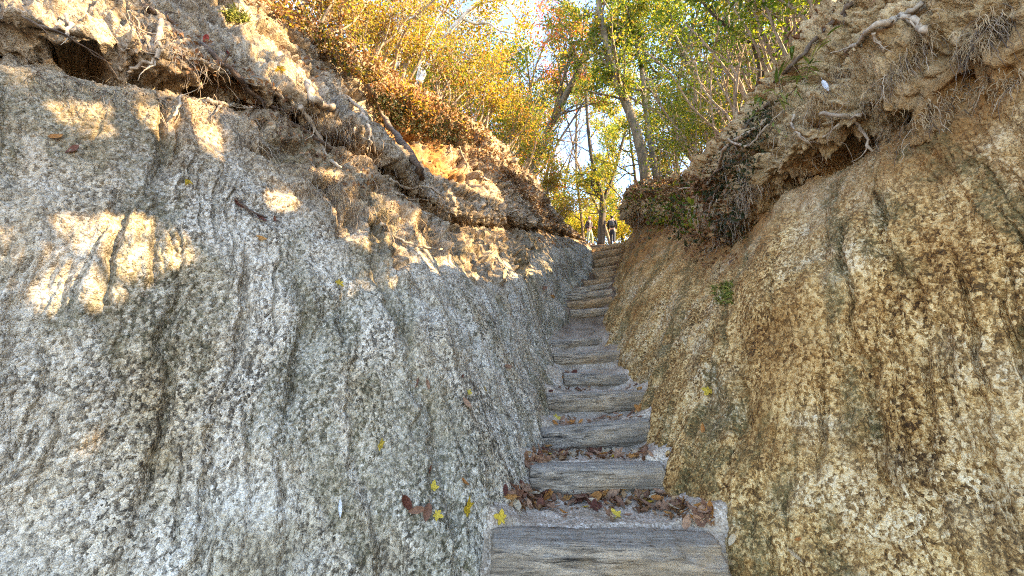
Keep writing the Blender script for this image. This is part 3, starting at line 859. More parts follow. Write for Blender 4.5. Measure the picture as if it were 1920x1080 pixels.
tree('tan_tree', 'thick tan trunk rising from the mound on the right and leaning left', 'tree', px_trunk([(1212, 345), (1206, 300), (1190, 235), (1165, 172), (1147, 125), (1134, 70), (1122, 0), (1110, -110)], 9.6), [.15, .13, .12, .11, .10, .085, .07, .04],
     'bark_tan', [('leaf_green', .75), ('leaf_yellow', .25)], 6500, .08, G1, 20, 2.2, .35, filt=False, keepout=sky_hole)
tree('tan_tree', 'thinner tan trunk just right of the thick leaning one on the mound', 'tree', px_trunk([(1232, 345), (1222, 280), (1210, 200), (1203, 130), (1190, 70), (1172, 10), (1165, -110)], 9.9), [.08, .072, .068, .062, .055, .045, .03],
     'bark_tan', [('leaf_green', .8), ('leaf_bright', .2)], 5200, .08, G1, 18, 2.0, .35, keepout=sky_hole)
tree('dark_forked_tree', 'dark trunk forking low between the two hikers at the top of the path', 'tree', px_trunk([(1127, 462), (1128, 420), (1130, 380), (1122, 345), (1108, 290), (1100, 200), (1096, 90)], 22), [.24, .20, .18, .12, .10, .08, .05],
     'bark_dark', [('leaf_green', .6), ('leaf_yellow', .4)], 5200, .13, G1, 16, 2.4, .35,
     stems=[(px_trunk([(1130, 378), (1146, 340), (1162, 285), (1178, 220), (1192, 120)], 22), [.14, .11, .09, .07, .04]), (px_trunk([(1129, 372), (1112, 352), (1108, 330)], 22), [.12, .07, .05])], keepout=sky_hole)
tree('forked_sapling', 'dark forked sapling stem crossing the green leaves above the right bank', 'tree', px_trunk([(1338, 322), (1362, 262), (1396, 200), (1424, 147), (1414, 90), (1395, 72), (1348, 38), (1312, -2), (1280, -40)], 4.7), [.03, .028, .026, .026, .022, .020, .018, .014, .01],
     'bark_dark', [('leaf_bright', .6), ('leaf_green', .4)], 900, .05, G1, 6, .8, .6,
     stems=[(px_trunk([(1424, 147), (1456, 100), (1490, 60), (1522, 5), (1540, -40)], 4.7), [.022, .02, .018, .014, .01])], keepout=sky_hole)

# shrubs along both lips
def shrub(x, y, h, label, leaves, nleaf, ls, lean, grp, filt=False, nst=5, blen=.8, bark='twig', keep=sky_hole, jit=.12, name='shrub', z=None, twigs=True):
    z0 = (ground_z(x, y) if z is None else z) - .05
    base = vec(x, y, z0)
    def stem(hh):
        q = base + vec(rnd.uniform(-.2, .2), rnd.uniform(-.25, .25), 0); d = vec(lean[0] + rnd.uniform(-.4, .4), lean[1] + rnd.uniform(-.4, .4), 1.0); pts = [q]
        for i in range(4):
            d = d + .18 * nr.normal(size=3) + vec(0, 0, .1); d /= np.linalg.norm(d); q = q + d * hh / 4; pts.append(q)
        return pts
    r = .012 + .007 * h
    return tree(name, label, 'shrub', stem(h), [r, r * .8, r * .6, r * .35], bark, leaves, nleaf, ls, grp, 7, blen, .25, filt, jit, .5, .5, twigs, 'stems', .5,
                [(stem(h * rnd.uniform(.6, 1)), [r * .8, r * .5, r * .3]) for _ in range(nst - 1)], 3, keep)
def lipx(tabl, y): return tab(by_y(tabl), np.array([y]))[0][0]

GR_ = 'leafy shrubs along the right bank'
RS = [ # y, outward, height, leaves, n, size, label
    (3.5, .35, 1.6, [('leaf_bright', .7), ('leaf_green', .3)], 1600, .05, 'bright green shrub nearest the camera on the right lip'),
    (4.3, .6, 2.2, [('leaf_bright', .5), ('leaf_green', .5)], 2400, .05, 'bright leafy shrub behind the dark forked sapling'),
    (5.0, .35, 2.0, [('leaf_green', .9), ('leaf_yellow', .1)], 2200, .05, 'green many-stemmed shrub on the right lip above the long root'),
    (5.8, .5, 2.3, [('leaf_green', .8), ('leaf_yellow', .2)], 2400, .052, 'green shrub with bare tan stems above the dark hollow'),
    (6.6, .4, 2.2, [('leaf_green', .7), ('leaf_yellow', .3)], 2300, .055, 'loose yellow-green shrub behind the dark hollow'),
    (7.5, .6, 2.4, [('leaf_green', .8), ('leaf_yellow', .2)], 2400, .055, 'stemmy green shrub on the right part of the mound'),
    (8.4, .9, 2.4, [('leaf_green', .8), ('leaf_bright', .2)], 2200, .06, 'green shrub just right of the twin tan trunks'),
    (5.2, 1.6, 3.2, [('leaf_bright', .6), ('leaf_green', .4)], 3000, .06, 'tall bright shrub filling the sky above the right lip'),
    (6.8, 1.9, 3.4, [('leaf_green', .8), ('leaf_bright', .2)], 3000, .065, 'tall dense green shrub behind the right lip'),
    (8.8, 2.2, 3.6, [('leaf_green', .7), ('leaf_yellow', .3)], 3000, .07, 'tall shrub with yellowing leaves behind the mound'),
    (10.8, 1.2, 2.6, [('leaf_green', .6), ('leaf_orange', .4)], 2000, .065, 'mixed green and orange shrub behind the mound near the hikers'),
]
for y, o_, h, lv, n, ls, lab in RS:
    shrub(lipx(LIP_R, y) + o_, y, h, lab, lv, n, ls, (-.25, -.1), GR_, blen=.55 * h / 1.6, nst=9, bark='twig', filt=True)
# crowns over the right bank, nearer than the frame shows: they throw the dappled shade
SH = [(.2, 3.6, 3.0), (1.2, 3.4, 3.6), (2.2, 3.5, 3.2), (3.2, 4.2, 4.2), (.8, 5.0, 5.2), (2.4, 5.2, 5.6), (4.3, 5.0, 4.8), (5.8, 5.2, 5.4), (7.6, 5.6, 5.6), (9.4, 5.8, 5.4), (-.8, 4.2, 4.0), (-.3, 3.0, 1.3), (.5, 3.0, 1.4), (1.1, 3.1, 1.2), (1.7, 3.2, 1.1), (-2.0, 4.4, 4.4), (-2.6, 5.6, 5.6), (-1.4, 3.2, 1.5)]
for k, (y, x, h) in enumerate(SH):
    shrub(x, y, h, 'tall bushy crown standing back from the right lip, number and place hidden by the bank', [('leaf_green', 1)], 8500 if y < 4 else 5200, .085, (-.12, 0), 'bushes behind the right bank', filt=True, blen=1.3, nst=5, jit=.2, name='bush', keep=None, twigs=False)

GL_ = 'autumn shrubs along the left bank'
LS = [
    (3.3, .1, 1.5, [('leaf_orange', .6), ('leaf_yellow', .4)], 1600, .045, 'orange and yellow shrub at the top left beside the mossy stump'),
    (3.9, .3, 1.7, [('leaf_yellow', .5), ('leaf_orange', .5)], 1500, .045, 'yellow-orange shrub at the top edge left of the white trunks'),
    (4.4, .1, 1.1, [('leaf_brown', .5), ('leaf_orange', .5)], 1600, .045, 'low brown shrub on the left lip above the hanging roots'),
    (4.9, .5, 1.9, [('leaf_orange', .5), ('leaf_yellow', .5)], 2200, .05, 'orange-gold shrub in front of the leftmost white trunk'),
    (5.4, .15, 1.0, [('leaf_brown', .4), ('leaf_yellow', .6)], 1500, .045, 'low yellow-brown shrub beside the mossy green tuft'),
    (5.9, .4, 1.7, [('leaf_yellow', .5), ('leaf_orange', .5)], 2200, .05, 'golden shrub around the feet of the white trunks'),
    (6.5, .2, 1.3, [('leaf_orange', .4), ('leaf_brown', .2), ('leaf_green', .4)], 1900, .05, 'twiggy orange shrub above the orange soil scar'),
    (7.2, .3, 1.6, [('leaf_yellow', .6), ('leaf_orange', .4)], 2200, .055, 'arching yellow shrub right of the soil scar'),
    (8.0, .3, 1.6, [('leaf_orange', .5), ('leaf_green', .5)], 2000, .055, 'tangle of fine twigs with orange and green leaves on the left lip'),
    (9.0, .4, 1.6, [('leaf_orange', .5), ('leaf_green', .5)], 1700, .06, 'thin branched shrub overhanging the gap of sky from the left'),
    (10.4, .4, 1.2, [('leaf_orange', .6), ('leaf_yellow', .4)], 1300, .06, 'small orange shrub left of the open sky, above the mossy wall'),
    (12.2, .5, 1.2, [('leaf_orange', .5), ('leaf_yellow', .5)], 1200, .065, 'small golden shrub on the left just before the hikers'),
    (6.2, 1.8, 2.8, [('leaf_yellow', .6), ('leaf_green', .4)], 3000, .06, 'tall yellow shrub behind the white trunks'),
    (8.0, 2.0, 3.0, [('leaf_orange', .3), ('leaf_yellow', .4), ('leaf_green', .3)], 3000, .065, 'tall orange-yellow shrub in the middle of the left wood edge'),
    (10.2, 1.9, 3.2, [('leaf_orange', .4), ('leaf_green', .6)], 2800, .07, 'tall greenish orange shrub under the red maple'),
    (4.6, 1.7, 2.6, [('leaf_orange', .4), ('leaf_yellow', .6)], 2600, .055, 'tall shrub of yellow leaves at the top left corner of the wood'),
]
for y, o_, h, lv, n, ls, lab in LS:
    shrub(lipx(LIP_L, y) - o_, y, h, lab, lv, n, ls, (.3 if y < 7.5 else .85, -.1), GL_, blen=.5 * h / 1.4, nst=9)

# the wood behind
BT = [ # px at base, d, height, leaves, n, label
    (700, 15, 9, [('leaf_yellow', .6), ('leaf_green', .4)], 4500, 'bare-stemmed yellow tree in the wood behind the leftmost white trunk'),
    (800, 18, 11, [('leaf_yellow', .5), ('leaf_green', .5)], 5000, 'yellow-green tree in the wood behind the leaning white trunk'),
    (880, 15, 9, [('leaf_orange', .4), ('leaf_yellow', .4), ('leaf_green', .2)], 6500, 'orange-yellow tree in the wood right of the white trunks'),
    (960, 17, 10, [('leaf_red', .7), ('leaf_orange', .3)], 6500, 'red maple glowing at the top middle of the wood'),
    (1010, 22, 12, [('leaf_red', .3), ('leaf_green', .7)], 6000, 'mixed orange and green tree behind the red maple'),
    (1060, 29, 12, [('leaf_green', .5), ('leaf_yellow', .5)], 6500, 'distant thin tree in the gap of sky over the path'),
    (1175, 28, 14, [('leaf_green', .8), ('leaf_yellow', .2)], 6000, 'distant green tree seen between the dark fork and the tan trunks'),
    (1250, 17, 11, [('leaf_green', .8), ('leaf_yellow', .2)], 7500, 'green tree in the wood behind the twin tan trunks'),
    (1330, 14, 10, [('leaf_green', .7), ('leaf_bright', .3)], 7500, 'tall green tree in the wood above the dark hollow'),
    (1420, 16, 11, [('leaf_bright', .5), ('leaf_green', .5)], 7500, 'bright green tree in the wood behind the forked sapling'),
    (1520, 13, 10, [('leaf_bright', .6), ('leaf_green', .4)], 6500, 'bright green tree in the wood at the top right beside the lip'),
    (1120, 40, 17, [('leaf_green', .6), ('leaf_yellow', .4)], 9000, 'farthest pale green tree rising behind the hikers'),
    (620, 13, 9, [('leaf_orange', .6), ('leaf_yellow', .4)], 5500, 'orange tree in the wood at the top left edge of the leaves'),
    (740, 11, 6, [('leaf_yellow', .4), ('leaf_green', .4), ('leaf_orange', .2)], 4500, 'low golden tree filling the space between the first two white trunks'),
    (850, 12, 6, [('leaf_yellow', .3), ('leaf_green', .7)], 4500, 'low olive-yellow tree under the leaning white trunk'),
    (930, 12, 5.5, [('leaf_orange', .4), ('leaf_yellow', .3), ('leaf_green', .3)], 4500, 'low orange tree below the red maple'),
    (985, 14, 6, [('leaf_yellow', .3), ('leaf_green', .7)], 4000, 'low yellow-green tree left of the grey leaning trunk'),
    (1275, 12, 6, [('leaf_green', .8), ('leaf_yellow', .2)], 4500, 'low green tree right behind the thinner tan trunk'),
    (1365, 11, 6.5, [('leaf_green', .6), ('leaf_bright', .4)], 4500, 'low green tree between the hollow and the forked sapling'),
    (1470, 10, 7, [('leaf_bright', .6), ('leaf_green', .4)], 4500, 'low bright green tree right of the forked sapling'),
    (1210, 20, 9, [('leaf_green', .6), ('leaf_yellow', .4)], 5000, 'green tree far behind the thick tan trunk'),
    (1030, 33, 9, [('leaf_yellow', .6), ('leaf_orange', .4)], 4500, 'distant golden tree at the lower left of the sky gap'),
    (1098, 26, 15, [('leaf_green', .7), ('leaf_yellow', .3)], 8000, 'slender tree whose crown closes the gap over the path'),
    (1150, 24, 11, [('leaf_green', .6), ('leaf_orange', .4)], 6500, 'tree with mixed leaves just behind the dark forked trunk'),
    (1015, 19, 11, [('leaf_yellow', .5), ('leaf_green', .5)], 6500, 'yellow-green tree behind the grey leaning trunk'),
]
for px, d, h, lv, n, lab in BT:
    x = (px - 960) / FPX * d; z = ground_z(x, d) - .1
    p = vec(x, d, z); tr = [p]; dd = vec(rnd.uniform(-.12, .12), rnd.uniform(-.1, .1), 1)
    for i in range(6):
        dd = dd + .10 * nr.normal(size=3) * vec(1, 1, .3); dd /= np.linalg.norm(dd); p = p + dd * h / 6; tr.append(p)
    tree('woodland_tree', lab, 'tree', tr, [.10, .09, .08, .07, .055, .04, .02], rnd.choice(['bark_tan', 'bark_dark']), lv, n, .075 + .0028 * d, 'trees of the wood behind', 20, 2.6, .12, keepout=sky_hole, jitter=.2, sub=5, bup=.2, filt=(px > 1230 and d < 13))
# low sunlit growth behind the hikers
for k, (px, d, h, lab) in enumerate([(1085, 27, 2.2, 'sunlit yellow bush behind the left hiker'), (1122, 28, 2.9, 'sunlit yellow bush between the two hikers'), (1150, 27, 2.5, 'sunlit yellow-green bush behind the right hiker'), (1172, 29, 2.8, 'tall yellow bush to the right of the right hiker'),
                                     (1050, 25, 2.2, 'sunlit golden bush left of the hikers above the bank'), (1200, 27, 2.6, 'yellow-green bush partly hidden by the right mound'), (1105, 32, 4.2, 'tall golden bush rising behind the hikers'), (1065, 31, 3.6, 'golden bush at the foot of the sky gap')]):
    x = (px - 960) / FPX * d
    shrub(x, d, h, lab, [('ground_yellow', .3), ('leaf_orange', .25), ('leaf_green', .45)] if k > 3 else [('ground_yellow', .7), ('leaf_green', .3)], 2600, .14, (0, 0), 'sunlit bushes behind the hikers', blen=.5 * h, nst=8, jit=.35, keep=None, name='bush')
#@@PART3
# ---------------------------------------------------------------- roots and dead branches
def lay(pts, off=.02, maxjump=1.15):
    hs = [hit(*p) for p in pts]
    ds = [h[0] if h else 1e9 for h in hs]; m = min(ds); out = []
    for i, p in enumerate(pts):
        lim = min(ds[max(0, i - 1):i + 2]) * maxjump
        r_ = ray(*p); r_ = r_ / np.linalg.norm(r_)
        d = min(ds[i], lim)
        q = r_ * d
        n = np.array(hs[i][2]) if hs[i] else -r_
        out.append(q + n * off * .5 - r_ * off)
    return np.array(out)
def root(name, pts, r0, r1, mat, label, cat, group, off=.02, side=(), raw=None):
    p = lay(pts, off) if raw is None else np.array(raw)
    sp = smooth_path(p, 5); n = len(sp)
    sp = sp + nr.normal(size=sp.shape) * r0 * .35
    tb = Tubes(); tb.add(sp, np.linspace(r0, r1, n) * (1 + .18 * nr.normal(size=n)).clip(.6, 1.4), 8, .07)
    for _ in range(max(2, n // 5)):
        i = rnd.randint(1, n - 2); t = sp[i + 1] - sp[i - 1]; t = t / np.linalg.norm(t)
        tow = -sp[i] / np.linalg.norm(sp[i])
        limb(tb, sp[i], t + .8 * rdir() + tow * .4, rnd.uniform(.05, .16) * (1 + np.linalg.norm(sp[i]) * .12), r0 * .35, 5, -.1, .3, 5)
    for s_ in side:
        q = smooth_path(lay(s_, off), 4); tb.add(q, np.linspace(r0 * .7, r1 * .7, len(q)), 6, .07)
    loc = tuple(sp[0])
    o = tb.build(name, M[mat], None, loc)
    return tag(o, label, cat, group)
GRT = 'roots laid bare along the banks'
ROOTS = [
    ([(385, 190), (412, 201), (440, 196), (472, 206)], .013, .007, 'root', 'short pale root lying level under the ledge, left of the long dead branch', [[(412, 201), (405, 214)]]),
    ([(322, 222), (330, 200), (340, 184), (352, 181)], .007, .004, 'root', 'small whitish curled root end at the dark ledge on the left', []),
    ([(302, 45), (300, 80), (292, 104), (262, 122), (240, 135)], .013, .007, 'root', 'bent tan root at the upper left below the long dead branch', []),
    ([(648, 178), (676, 206), (688, 236), (691, 262), (686, 280)], .020, .009, 'root', 'thick pale forked root hanging beside the leaning dead stake', [[(680, 214), (664, 240), (668, 262)], [(688, 240), (700, 262), (704, 285)]]),
    ([(560, 205), (590, 236), (612, 290), (640, 320)], .018, .009, 'root', 'tan root running down the crumbly ledge under the branch end', []),
    ([(728, 335), (762, 352), (798, 350), (832, 372)], .016, .007, 'root', 'crooked pale root crossing the sunlit ledge in the middle of the left bank', []),
    ([(716, 420), (742, 446), (775, 462), (832, 470)], .014, .006, 'root', 'thin brown root over the lower sunlit stripes of the left wall', []),
    ([(742, 362), (768, 376), (800, 372), (822, 384)], .012, .006, 'root', 'second crooked root just below the pale one on the sunlit ledge', []),
    ([(842, 262), (846, 286), (852, 312)], .012, .006, 'root', 'whitish upright root stub at the foot of the orange soil scar', []),
    ([(862, 276), (872, 300), (886, 322)], .011, .006, 'root', 'slanting pale root right of the whitish stub at the orange soil', []),
    ([(0, 4), (58, 36), (128, 74), (214, 124)], .006, .004, 'root_dark', 'thin dark root running down across the top left corner', []),
    ([(120, 30), (124, 48), (128, 70)], .009, .008, 'root', 'short upright grey root stub at the top left above the dark hole', []),
    ([(575, 160), (590, 190), (622, 204)], .03, .02, 'root', 'stubby thick grey root end beside the yellow leaf on the upper left bank', []),
    ([(900, 330), (930, 345), (960, 372), (985, 380)], .014, .007, 'root', 'dark tangled root at the far end of the left overhang', []),
    ([(1298, 350), (1326, 345), (1346, 318), (1358, 282), (1396, 254), (1440, 222)], .022, .014, 'root', 'long pale root climbing along the right lip above the dark hollow', []),
    ([(1356, 286), (1358, 318), (1367, 352)], .010, .005, 'root', 'root hanging straight down from the long root on the right lip', []),
    ([(1298, 350), (1273, 358), (1274, 380), (1256, 396), (1252, 425)], .013, .006, 'root', 'winding root dangling at the left side of the dark hollow', []),
    ([(1340, 362), (1332, 392), (1322, 424), (1314, 458)], .010, .005, 'root', 'longest straight pale root hanging inside the dark hollow', []),
    ([(1346, 372), (1334, 420), (1326, 452), (1320, 482)], .009, .004, 'root', 'pale root hanging beside the longest one in the dark hollow', []),
    ([(1360, 425), (1368, 408), (1386, 398), (1402, 386)], .009, .005, 'root', 'curved root arching across the right side of the dark hollow', []),
    ([(1382, 340), (1384, 372), (1392, 402)], .008, .004, 'root', 'thin root dropping below the crumbly edge right of the dark hollow', []),
    ([(1366, 262), (1400, 275), (1430, 250), (1470, 205)], .012, .007, 'root', 'doubled root line slanting up the right lip below the bamboo grass', []),
    ([(1540, 212), (1580, 222), (1608, 235), (1640, 286)], .012, .006, 'root', 'whitish root crossing the brown root mat on the right', []),
    ([(1612, 214), (1575, 236), (1548, 252), (1526, 268)], .009, .005, 'root', 'grey root crossing under the whitish one on the right root mat', []),
    ([(1492, 214), (1485, 236), (1502, 254), (1534, 276)], .009, .005, 'root', 'hooked tan root below the bamboo grass on the right', []),
    ([(1505, 298), (1540, 292), (1590, 290)], .007, .004, 'root', 'level thin root at the lower edge of the right root mat', []),
    ([(1688, 22), (1712, 42), (1735, 60)], .016, .012, 'root', 'broken pale root stub high on the right root mat', []),
    ([(1725, 10), (1690, 30), (1640, 52), (1590, 92)], .018, .012, 'root', 'woody root running along the top right edge of the mat', []),
    ([(1600, 4), (1560, 42), (1520, 84), (1480, 128), (1440, 160)], .020, .012, 'root_dark', 'dark woody root following the right skyline down from the top', []),
    ([(1640, 60), (1650, 78), (1662, 96)], .008, .005, 'root', 'tiny pale root curl in the dark gap of the right mat', []),
    ([(1445, 190), (1410, 222), (1385, 262), (1372, 300)], .012, .008, 'root_dark', 'dark root dropping from the bamboo grass to the hollow', []),
]
for pts, r0, r1, mat, lab, sd in ROOTS:
    root('exposed_root', pts, r0, r1, mat, lab, 'root', GRT, .03, sd)
root('dead_branch', [(262, 8), (330, 48), (392, 98), (430, 132), (480, 182), (540, 226), (622, 282)], .021, .013, 'dead_wood', 'long dark dead branch lying slantwise down the upper left bank', 'branch', None, .05)
b0 = hit(785, 335); b1 = hit(690, 165)
root('dead_branch', [(690, 160), (712, 208), (748, 262), (772, 305), (792, 336)], .030, .036, 'dead_wood', 'straight dead stake leaning across the dark hollow left of the orange soil', 'branch', None, .10)
root('dead_branch', [(440, 372), (462, 392), (478, 402), (500, 412)], .007, .004, 'dead_wood', 'short dark twig with dead leaves stuck on the left wall', 'branch', None, .02)
root('dead_branch', [(1318, 345), (1352, 318), (1400, 292), (1452, 240)], .008, .005, 'dead_wood', 'thin fallen branch caught on the right lip above the hollow', 'branch', None, .06)

# fine rootlets hanging from both overhangs
def fibres(name, lines, n, lmin, lmax, mat, rad=.0016):
    tb = Tubes()
    for _ in range(n):
        ln = rnd.choice(lines); i = rnd.randrange(len(ln) - 1); f = rnd.random()
        px = ln[i][0] + (ln[i + 1][0] - ln[i][0]) * f + rnd.gauss(0, 9); py = ln[i][1] + (ln[i + 1][1] - ln[i][1]) * f + rnd.gauss(0, 16)
        h = hit(px, py)
        if not h or h[0] > 14: continue
        p = np.array(h[1]); nn = np.array(h[2]); k = .55 + .06 * h[0]
        L = rnd.uniform(lmin, lmax) * k; pts = [p - nn * .02]; d = nn * .9 + .6 * rdir(); q = p.copy()
        for j in range(6):
            d = d + .35 * nr.normal(size=3) + np.array([0, 0, -.55]); d /= np.linalg.norm(d); q = q + d * L / 6; pts.append(q)
        tb.add(pts, np.linspace(rad, rad * .4, 7) * k * rnd.uniform(.6, 2.0), 4)
    return tag(tb.build(name, M[mat]), kind='stuff')
LINES_L = [[(60, 130), (180, 165), (300, 190), (400, 200)], [(380, 190), (520, 215), (600, 225)], [(560, 215), (640, 260), (690, 320)], [(690, 320), (760, 360), (830, 400), (900, 420)],
           [(690, 170), (760, 215), (840, 262), (930, 310)], [(940, 310), (1000, 360), (1030, 400)], [(620, 230), (700, 300), (800, 350)], [(470, 250), (560, 320), (640, 380)], [(680, 370), (760, 430), (840, 460)], [(560, 300), (700, 400)], [(250, 40), (330, 80), (420, 130)], [(640, 190), (660, 260)]]
LINES_R = [[(1915, 140), (1800, 180), (1700, 235), (1640, 262)], [(1640, 265), (1560, 305), (1480, 340), (1400, 370)], [(1400, 330), (1380, 400), (1340, 440)], [(1340, 360), (1290, 400), (1220, 410), (1170, 410)],
           [(1600, 120), (1520, 200), (1440, 270)], [(1750, 60), (1680, 140), (1620, 200)], [(1880, 30), (1800, 100)], [(1460, 190), (1400, 260), (1350, 320)]]
fibres('root_fibres', LINES_L, 650, .07, .30, 'root')
fibres('root_fibres', LINES_R[2:4], 480, .10, .45, 'root', .0028)
fibres('root_fibres', LINES_R, 260, .07, .30, 'root')
M['fibre'] = bark_material('golden_root_fibre', (.20, .13, .065), (.50, .37, .21), 30)
fibres('root_fibres', LINES_R, 2600, .03, .12, 'fibre', .0018)
fibres('root_fibres', LINES_L, 500, .03, .12, 'fibre', .0018)
fibres('root_fibres', LINES_L, 900, .03, .14, 'root_dark', .0018)
fibres('root_fibres', LINES_R + LINES_L, 700, .06, .28, 'root_dark', .002)

# ---------------------------------------------------------------- low growth and litter that covers the lips
def carpet(name, poly, n, size, mat, lift=(.01, .06), up=.6, aspect=.5, kind='stuff', flat=False, label=None, cat=None, group=None, maxd=16, hang=0.0, clump=0):
    xs = [p[0] for p in poly]; ys = [p[1] for p in poly]; cen = []; nor = []; k = 0
    while len(cen) < n and k < n * 14:
        k += 1
        px = rnd.uniform(min(xs), max(xs)); py = rnd.uniform(min(ys), max(ys))
        if not in_poly(px, py, poly): continue
        h = hit(px, py)
        if not h or h[0] > maxd: continue
        nn = np.array(h[2]); lf = rnd.uniform(*lift)
        if clump:
            cl_ = float(perlin(np.array([h[1]]) * clump, 77)[0])
            if cl_ < .02 or rnd.random() > cl_ * 5: continue
            lf *= .35 + 1.6 * cl_
        cen.append(np.array(h[1]) + nn * lf + np.array([0, 0, -hang * rnd.random() * lf])); nor.append(nn)
    if not cen: return None
    o = leaf_cloud(name, np.array(cen), size, M[mat], None, tuple(cen[0]), up, aspect, ori=np.array(nor) if flat else None)
    return tag(o, label, cat, group, kind)
def top_litter(name, n, size, mat, tabl, s, y0, y1, o0, o1):
    cen = []; nor = []
    for _ in range(n):
        y = rnd.uniform(y0, y1); x = lipx(tabl, y) + s * rnd.uniform(o0, o1)
        h = hit_ray((x, y, 30), (0, 0, -1))
        if h: cen.append(np.array(h[1]) + np.array(h[2]) * rnd.uniform(.005, .05)); nor.append(np.array(h[2]))
    return tag(leaf_cloud(name, np.array(cen), size, M[mat], None, tuple(cen[0]), .5, .55, ori=np.array(nor)), kind='stuff')
top_litter('leaf_litter', 7000, .065, 'leaf_brown', LIP_L, -1, 1.5, 14, -.5, 1.6)
top_litter('leaf_litter', 900, .06, 'leaf_orange', LIP_L, -1, 2.5, 14, -.2, 1.2)
top_litter('leaf_litter', 6000, .065, 'leaf_brown', LIP_R, 1, 2, 14, -.45, 1.6)
# dry brown leaf mass hanging over the left hollow, dark creeper below the right mound, litter on the upper left bank
UPL = [(470, -5), (560, 60), (640, 130), (750, 190), (860, 232), (930, 270), (860, 185), (740, 110), (640, 0), (600, -20)]
carpet('leaf_litter', UPL, 2200, .05, 'leaf_brown', (.0, .25))
carpet('leaf_litter', UPL, 350, .05, 'leaf_orange', (.0, .25))
carpet('leaf_litter', UPL, 700, .05, 'leaf_yellow', (.0, .30), clump=2.5)
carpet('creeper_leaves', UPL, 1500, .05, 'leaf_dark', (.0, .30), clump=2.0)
carpet('leaf_litter', [(860, 235), (960, 300), (1030, 370), (1040, 420), (980, 370), (900, 310)], 900, .06, 'leaf_brown', (.0, .14))
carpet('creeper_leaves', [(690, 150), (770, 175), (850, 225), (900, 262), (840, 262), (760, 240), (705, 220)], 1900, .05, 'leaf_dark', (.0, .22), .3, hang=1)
MOUND = [(1150, 345), (1290, 335), (1350, 350), (1400, 400), (1370, 470), (1320, 480), (1285, 408), (1180, 398)]
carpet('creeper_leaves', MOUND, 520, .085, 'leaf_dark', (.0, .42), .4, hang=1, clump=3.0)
carpet('leaf_litter', MOUND, 380, .075, 'leaf_brown', (.0, .34), .3, hang=1, clump=2.3)
carpet('creeper_leaves', [(1160, 360), (1290, 345), (1350, 370), (1340, 420), (1250, 420)], 350, .09, 'leaf_green', (.05, .45), .5, hang=.5, clump=3.5)
carpet('leaf_litter', [(1150, 345), (1300, 330), (1340, 345), (1300, 372), (1170, 375)], 1500, .06, 'leaf_brown', (.0, .12))
carpet('creeper_leaves', [(1300, 330), (1420, 200), (1460, 190), (1420, 300), (1380, 420), (1330, 400)], 900, .05, 'leaf_dark', (.0, .16), .3, hang=1)
carpet('leaf_litter', [(300, 20), (460, 120), (620, 240), (700, 330), (860, 400), (780, 400), (640, 350), (480, 230), (330, 120)], 420, .035, 'leaf_brown', (.0, .03), flat=True)
carpet('leaf_litter', [(940, 300), (1060, 420), (1110, 450), (1050, 440), (1000, 400)], 700, .06, 'leaf_brown', (.0, .06))
def moss_tuft(poly, n, label):
    tb = Tubes(); loc = None
    xs = [p[0] for p in poly]; ys = [p[1] for p in poly]; c = 0
    while c < n:
        px = rnd.uniform(min(xs), max(xs)); py = rnd.uniform(min(ys), max(ys))
        if not in_poly(px, py, poly): continue
        c += 1; h = hit(px, py)
        if not h: continue
        p = np.array(h[1]); loc = loc or tuple(p); d = np.array(h[2]) + .5 * rdir() + np.array([0, 0, .25]); L = rnd.uniform(.03, .08)
        q = p + d / np.linalg.norm(d) * L; tb.add([p, (p + q) / 2, q + np.array([0, 0, -.02])], [.0028, .0022, .0008], 4)
    return tag(tb.build('moss', M['moss'], None, loc), kind='stuff')
def simple_leaf_mat():
    t = NT('moss_green'); c = t.ramp(t.island(), [(0, (.05, .07, .01)), (.6, (.15, .17, .025)), (1, (.34, .32, .06))]); return t.done(c)
M['moss'] = simple_leaf_mat()
moss_tuft([(660, 130), (715, 105), (735, 120), (712, 150), (690, 160)], 420, 'yellow-green grassy moss cushion above the forked hanging root')
moss_tuft([(415, 22), (440, 12), (470, 30), (466, 42), (425, 40)], 300, 'dark green moss cushion on the bank at the top left')
moss_tuft([(1335, 535), (1375, 530), (1378, 570), (1345, 575)], 220, 'small green moss patch low on the right wall')

# bamboo grass on the right lip
def blade(tb_v, tb_f, p, d, L, wd):
    d = d / np.linalg.norm(d); sd = np.cross(d, np.array([0, 0, 1.0])); sd /= np.linalg.norm(sd) + 1e-6; n = 7; q = p.copy(); base = len(tb_v)
    for i in range(n):
        f = i / (n - 1); ww = wd * math.sin(math.pi * min(1, .12 + .88 * f)) ** .8
        tb_v.append(q - sd * ww / 2 + np.array([0, 0, .15 * ww])); tb_v.append(q.copy()); tb_v.append(q + sd * ww / 2 + np.array([0, 0, .15 * ww]))
        d = d + np.array([0, 0, -.16]); d /= np.linalg.norm(d); q = q + d * L / n
    for i in range(n - 1):
        a = base + i * 3; tb_f.append((a, a + 1, a + 4, a + 3)); tb_f.append((a + 1, a + 2, a + 5, a + 4))
def bamboo(px, py, n, label):
    h = hit(px, py); p = np.array(h[1]); rt = empty('bamboo_grass', tuple(p)); tag(rt, label, 'plant', 'bamboo grass on the right lip')
    tb = Tubes(); V = []; F = []
    tow = -p / np.linalg.norm(p)
    for i in range(n):
        d = tow * .7 + .7 * rdir() + np.array([-.3, 0, .5]); st, _ = limb(tb, p + .05 * rdir(), d, rnd.uniform(.14, .32), .0028, 5, -.05, .12, 5)
        for k in range(4): blade(V, F, st[rnd.randint(2, 5)], (st[5] - st[3]) + .08 * rdir() + .06 * rdir(), rnd.uniform(.10, .19), rnd.uniform(.013, .024))
    tb.build('stems', M['twig'], rt, tuple(p)).location = (0, 0, 0)
    mesh_np('foliage', V, F, M['leaf_grass'], True, rt, tuple(p)).location = (0, 0, 0)
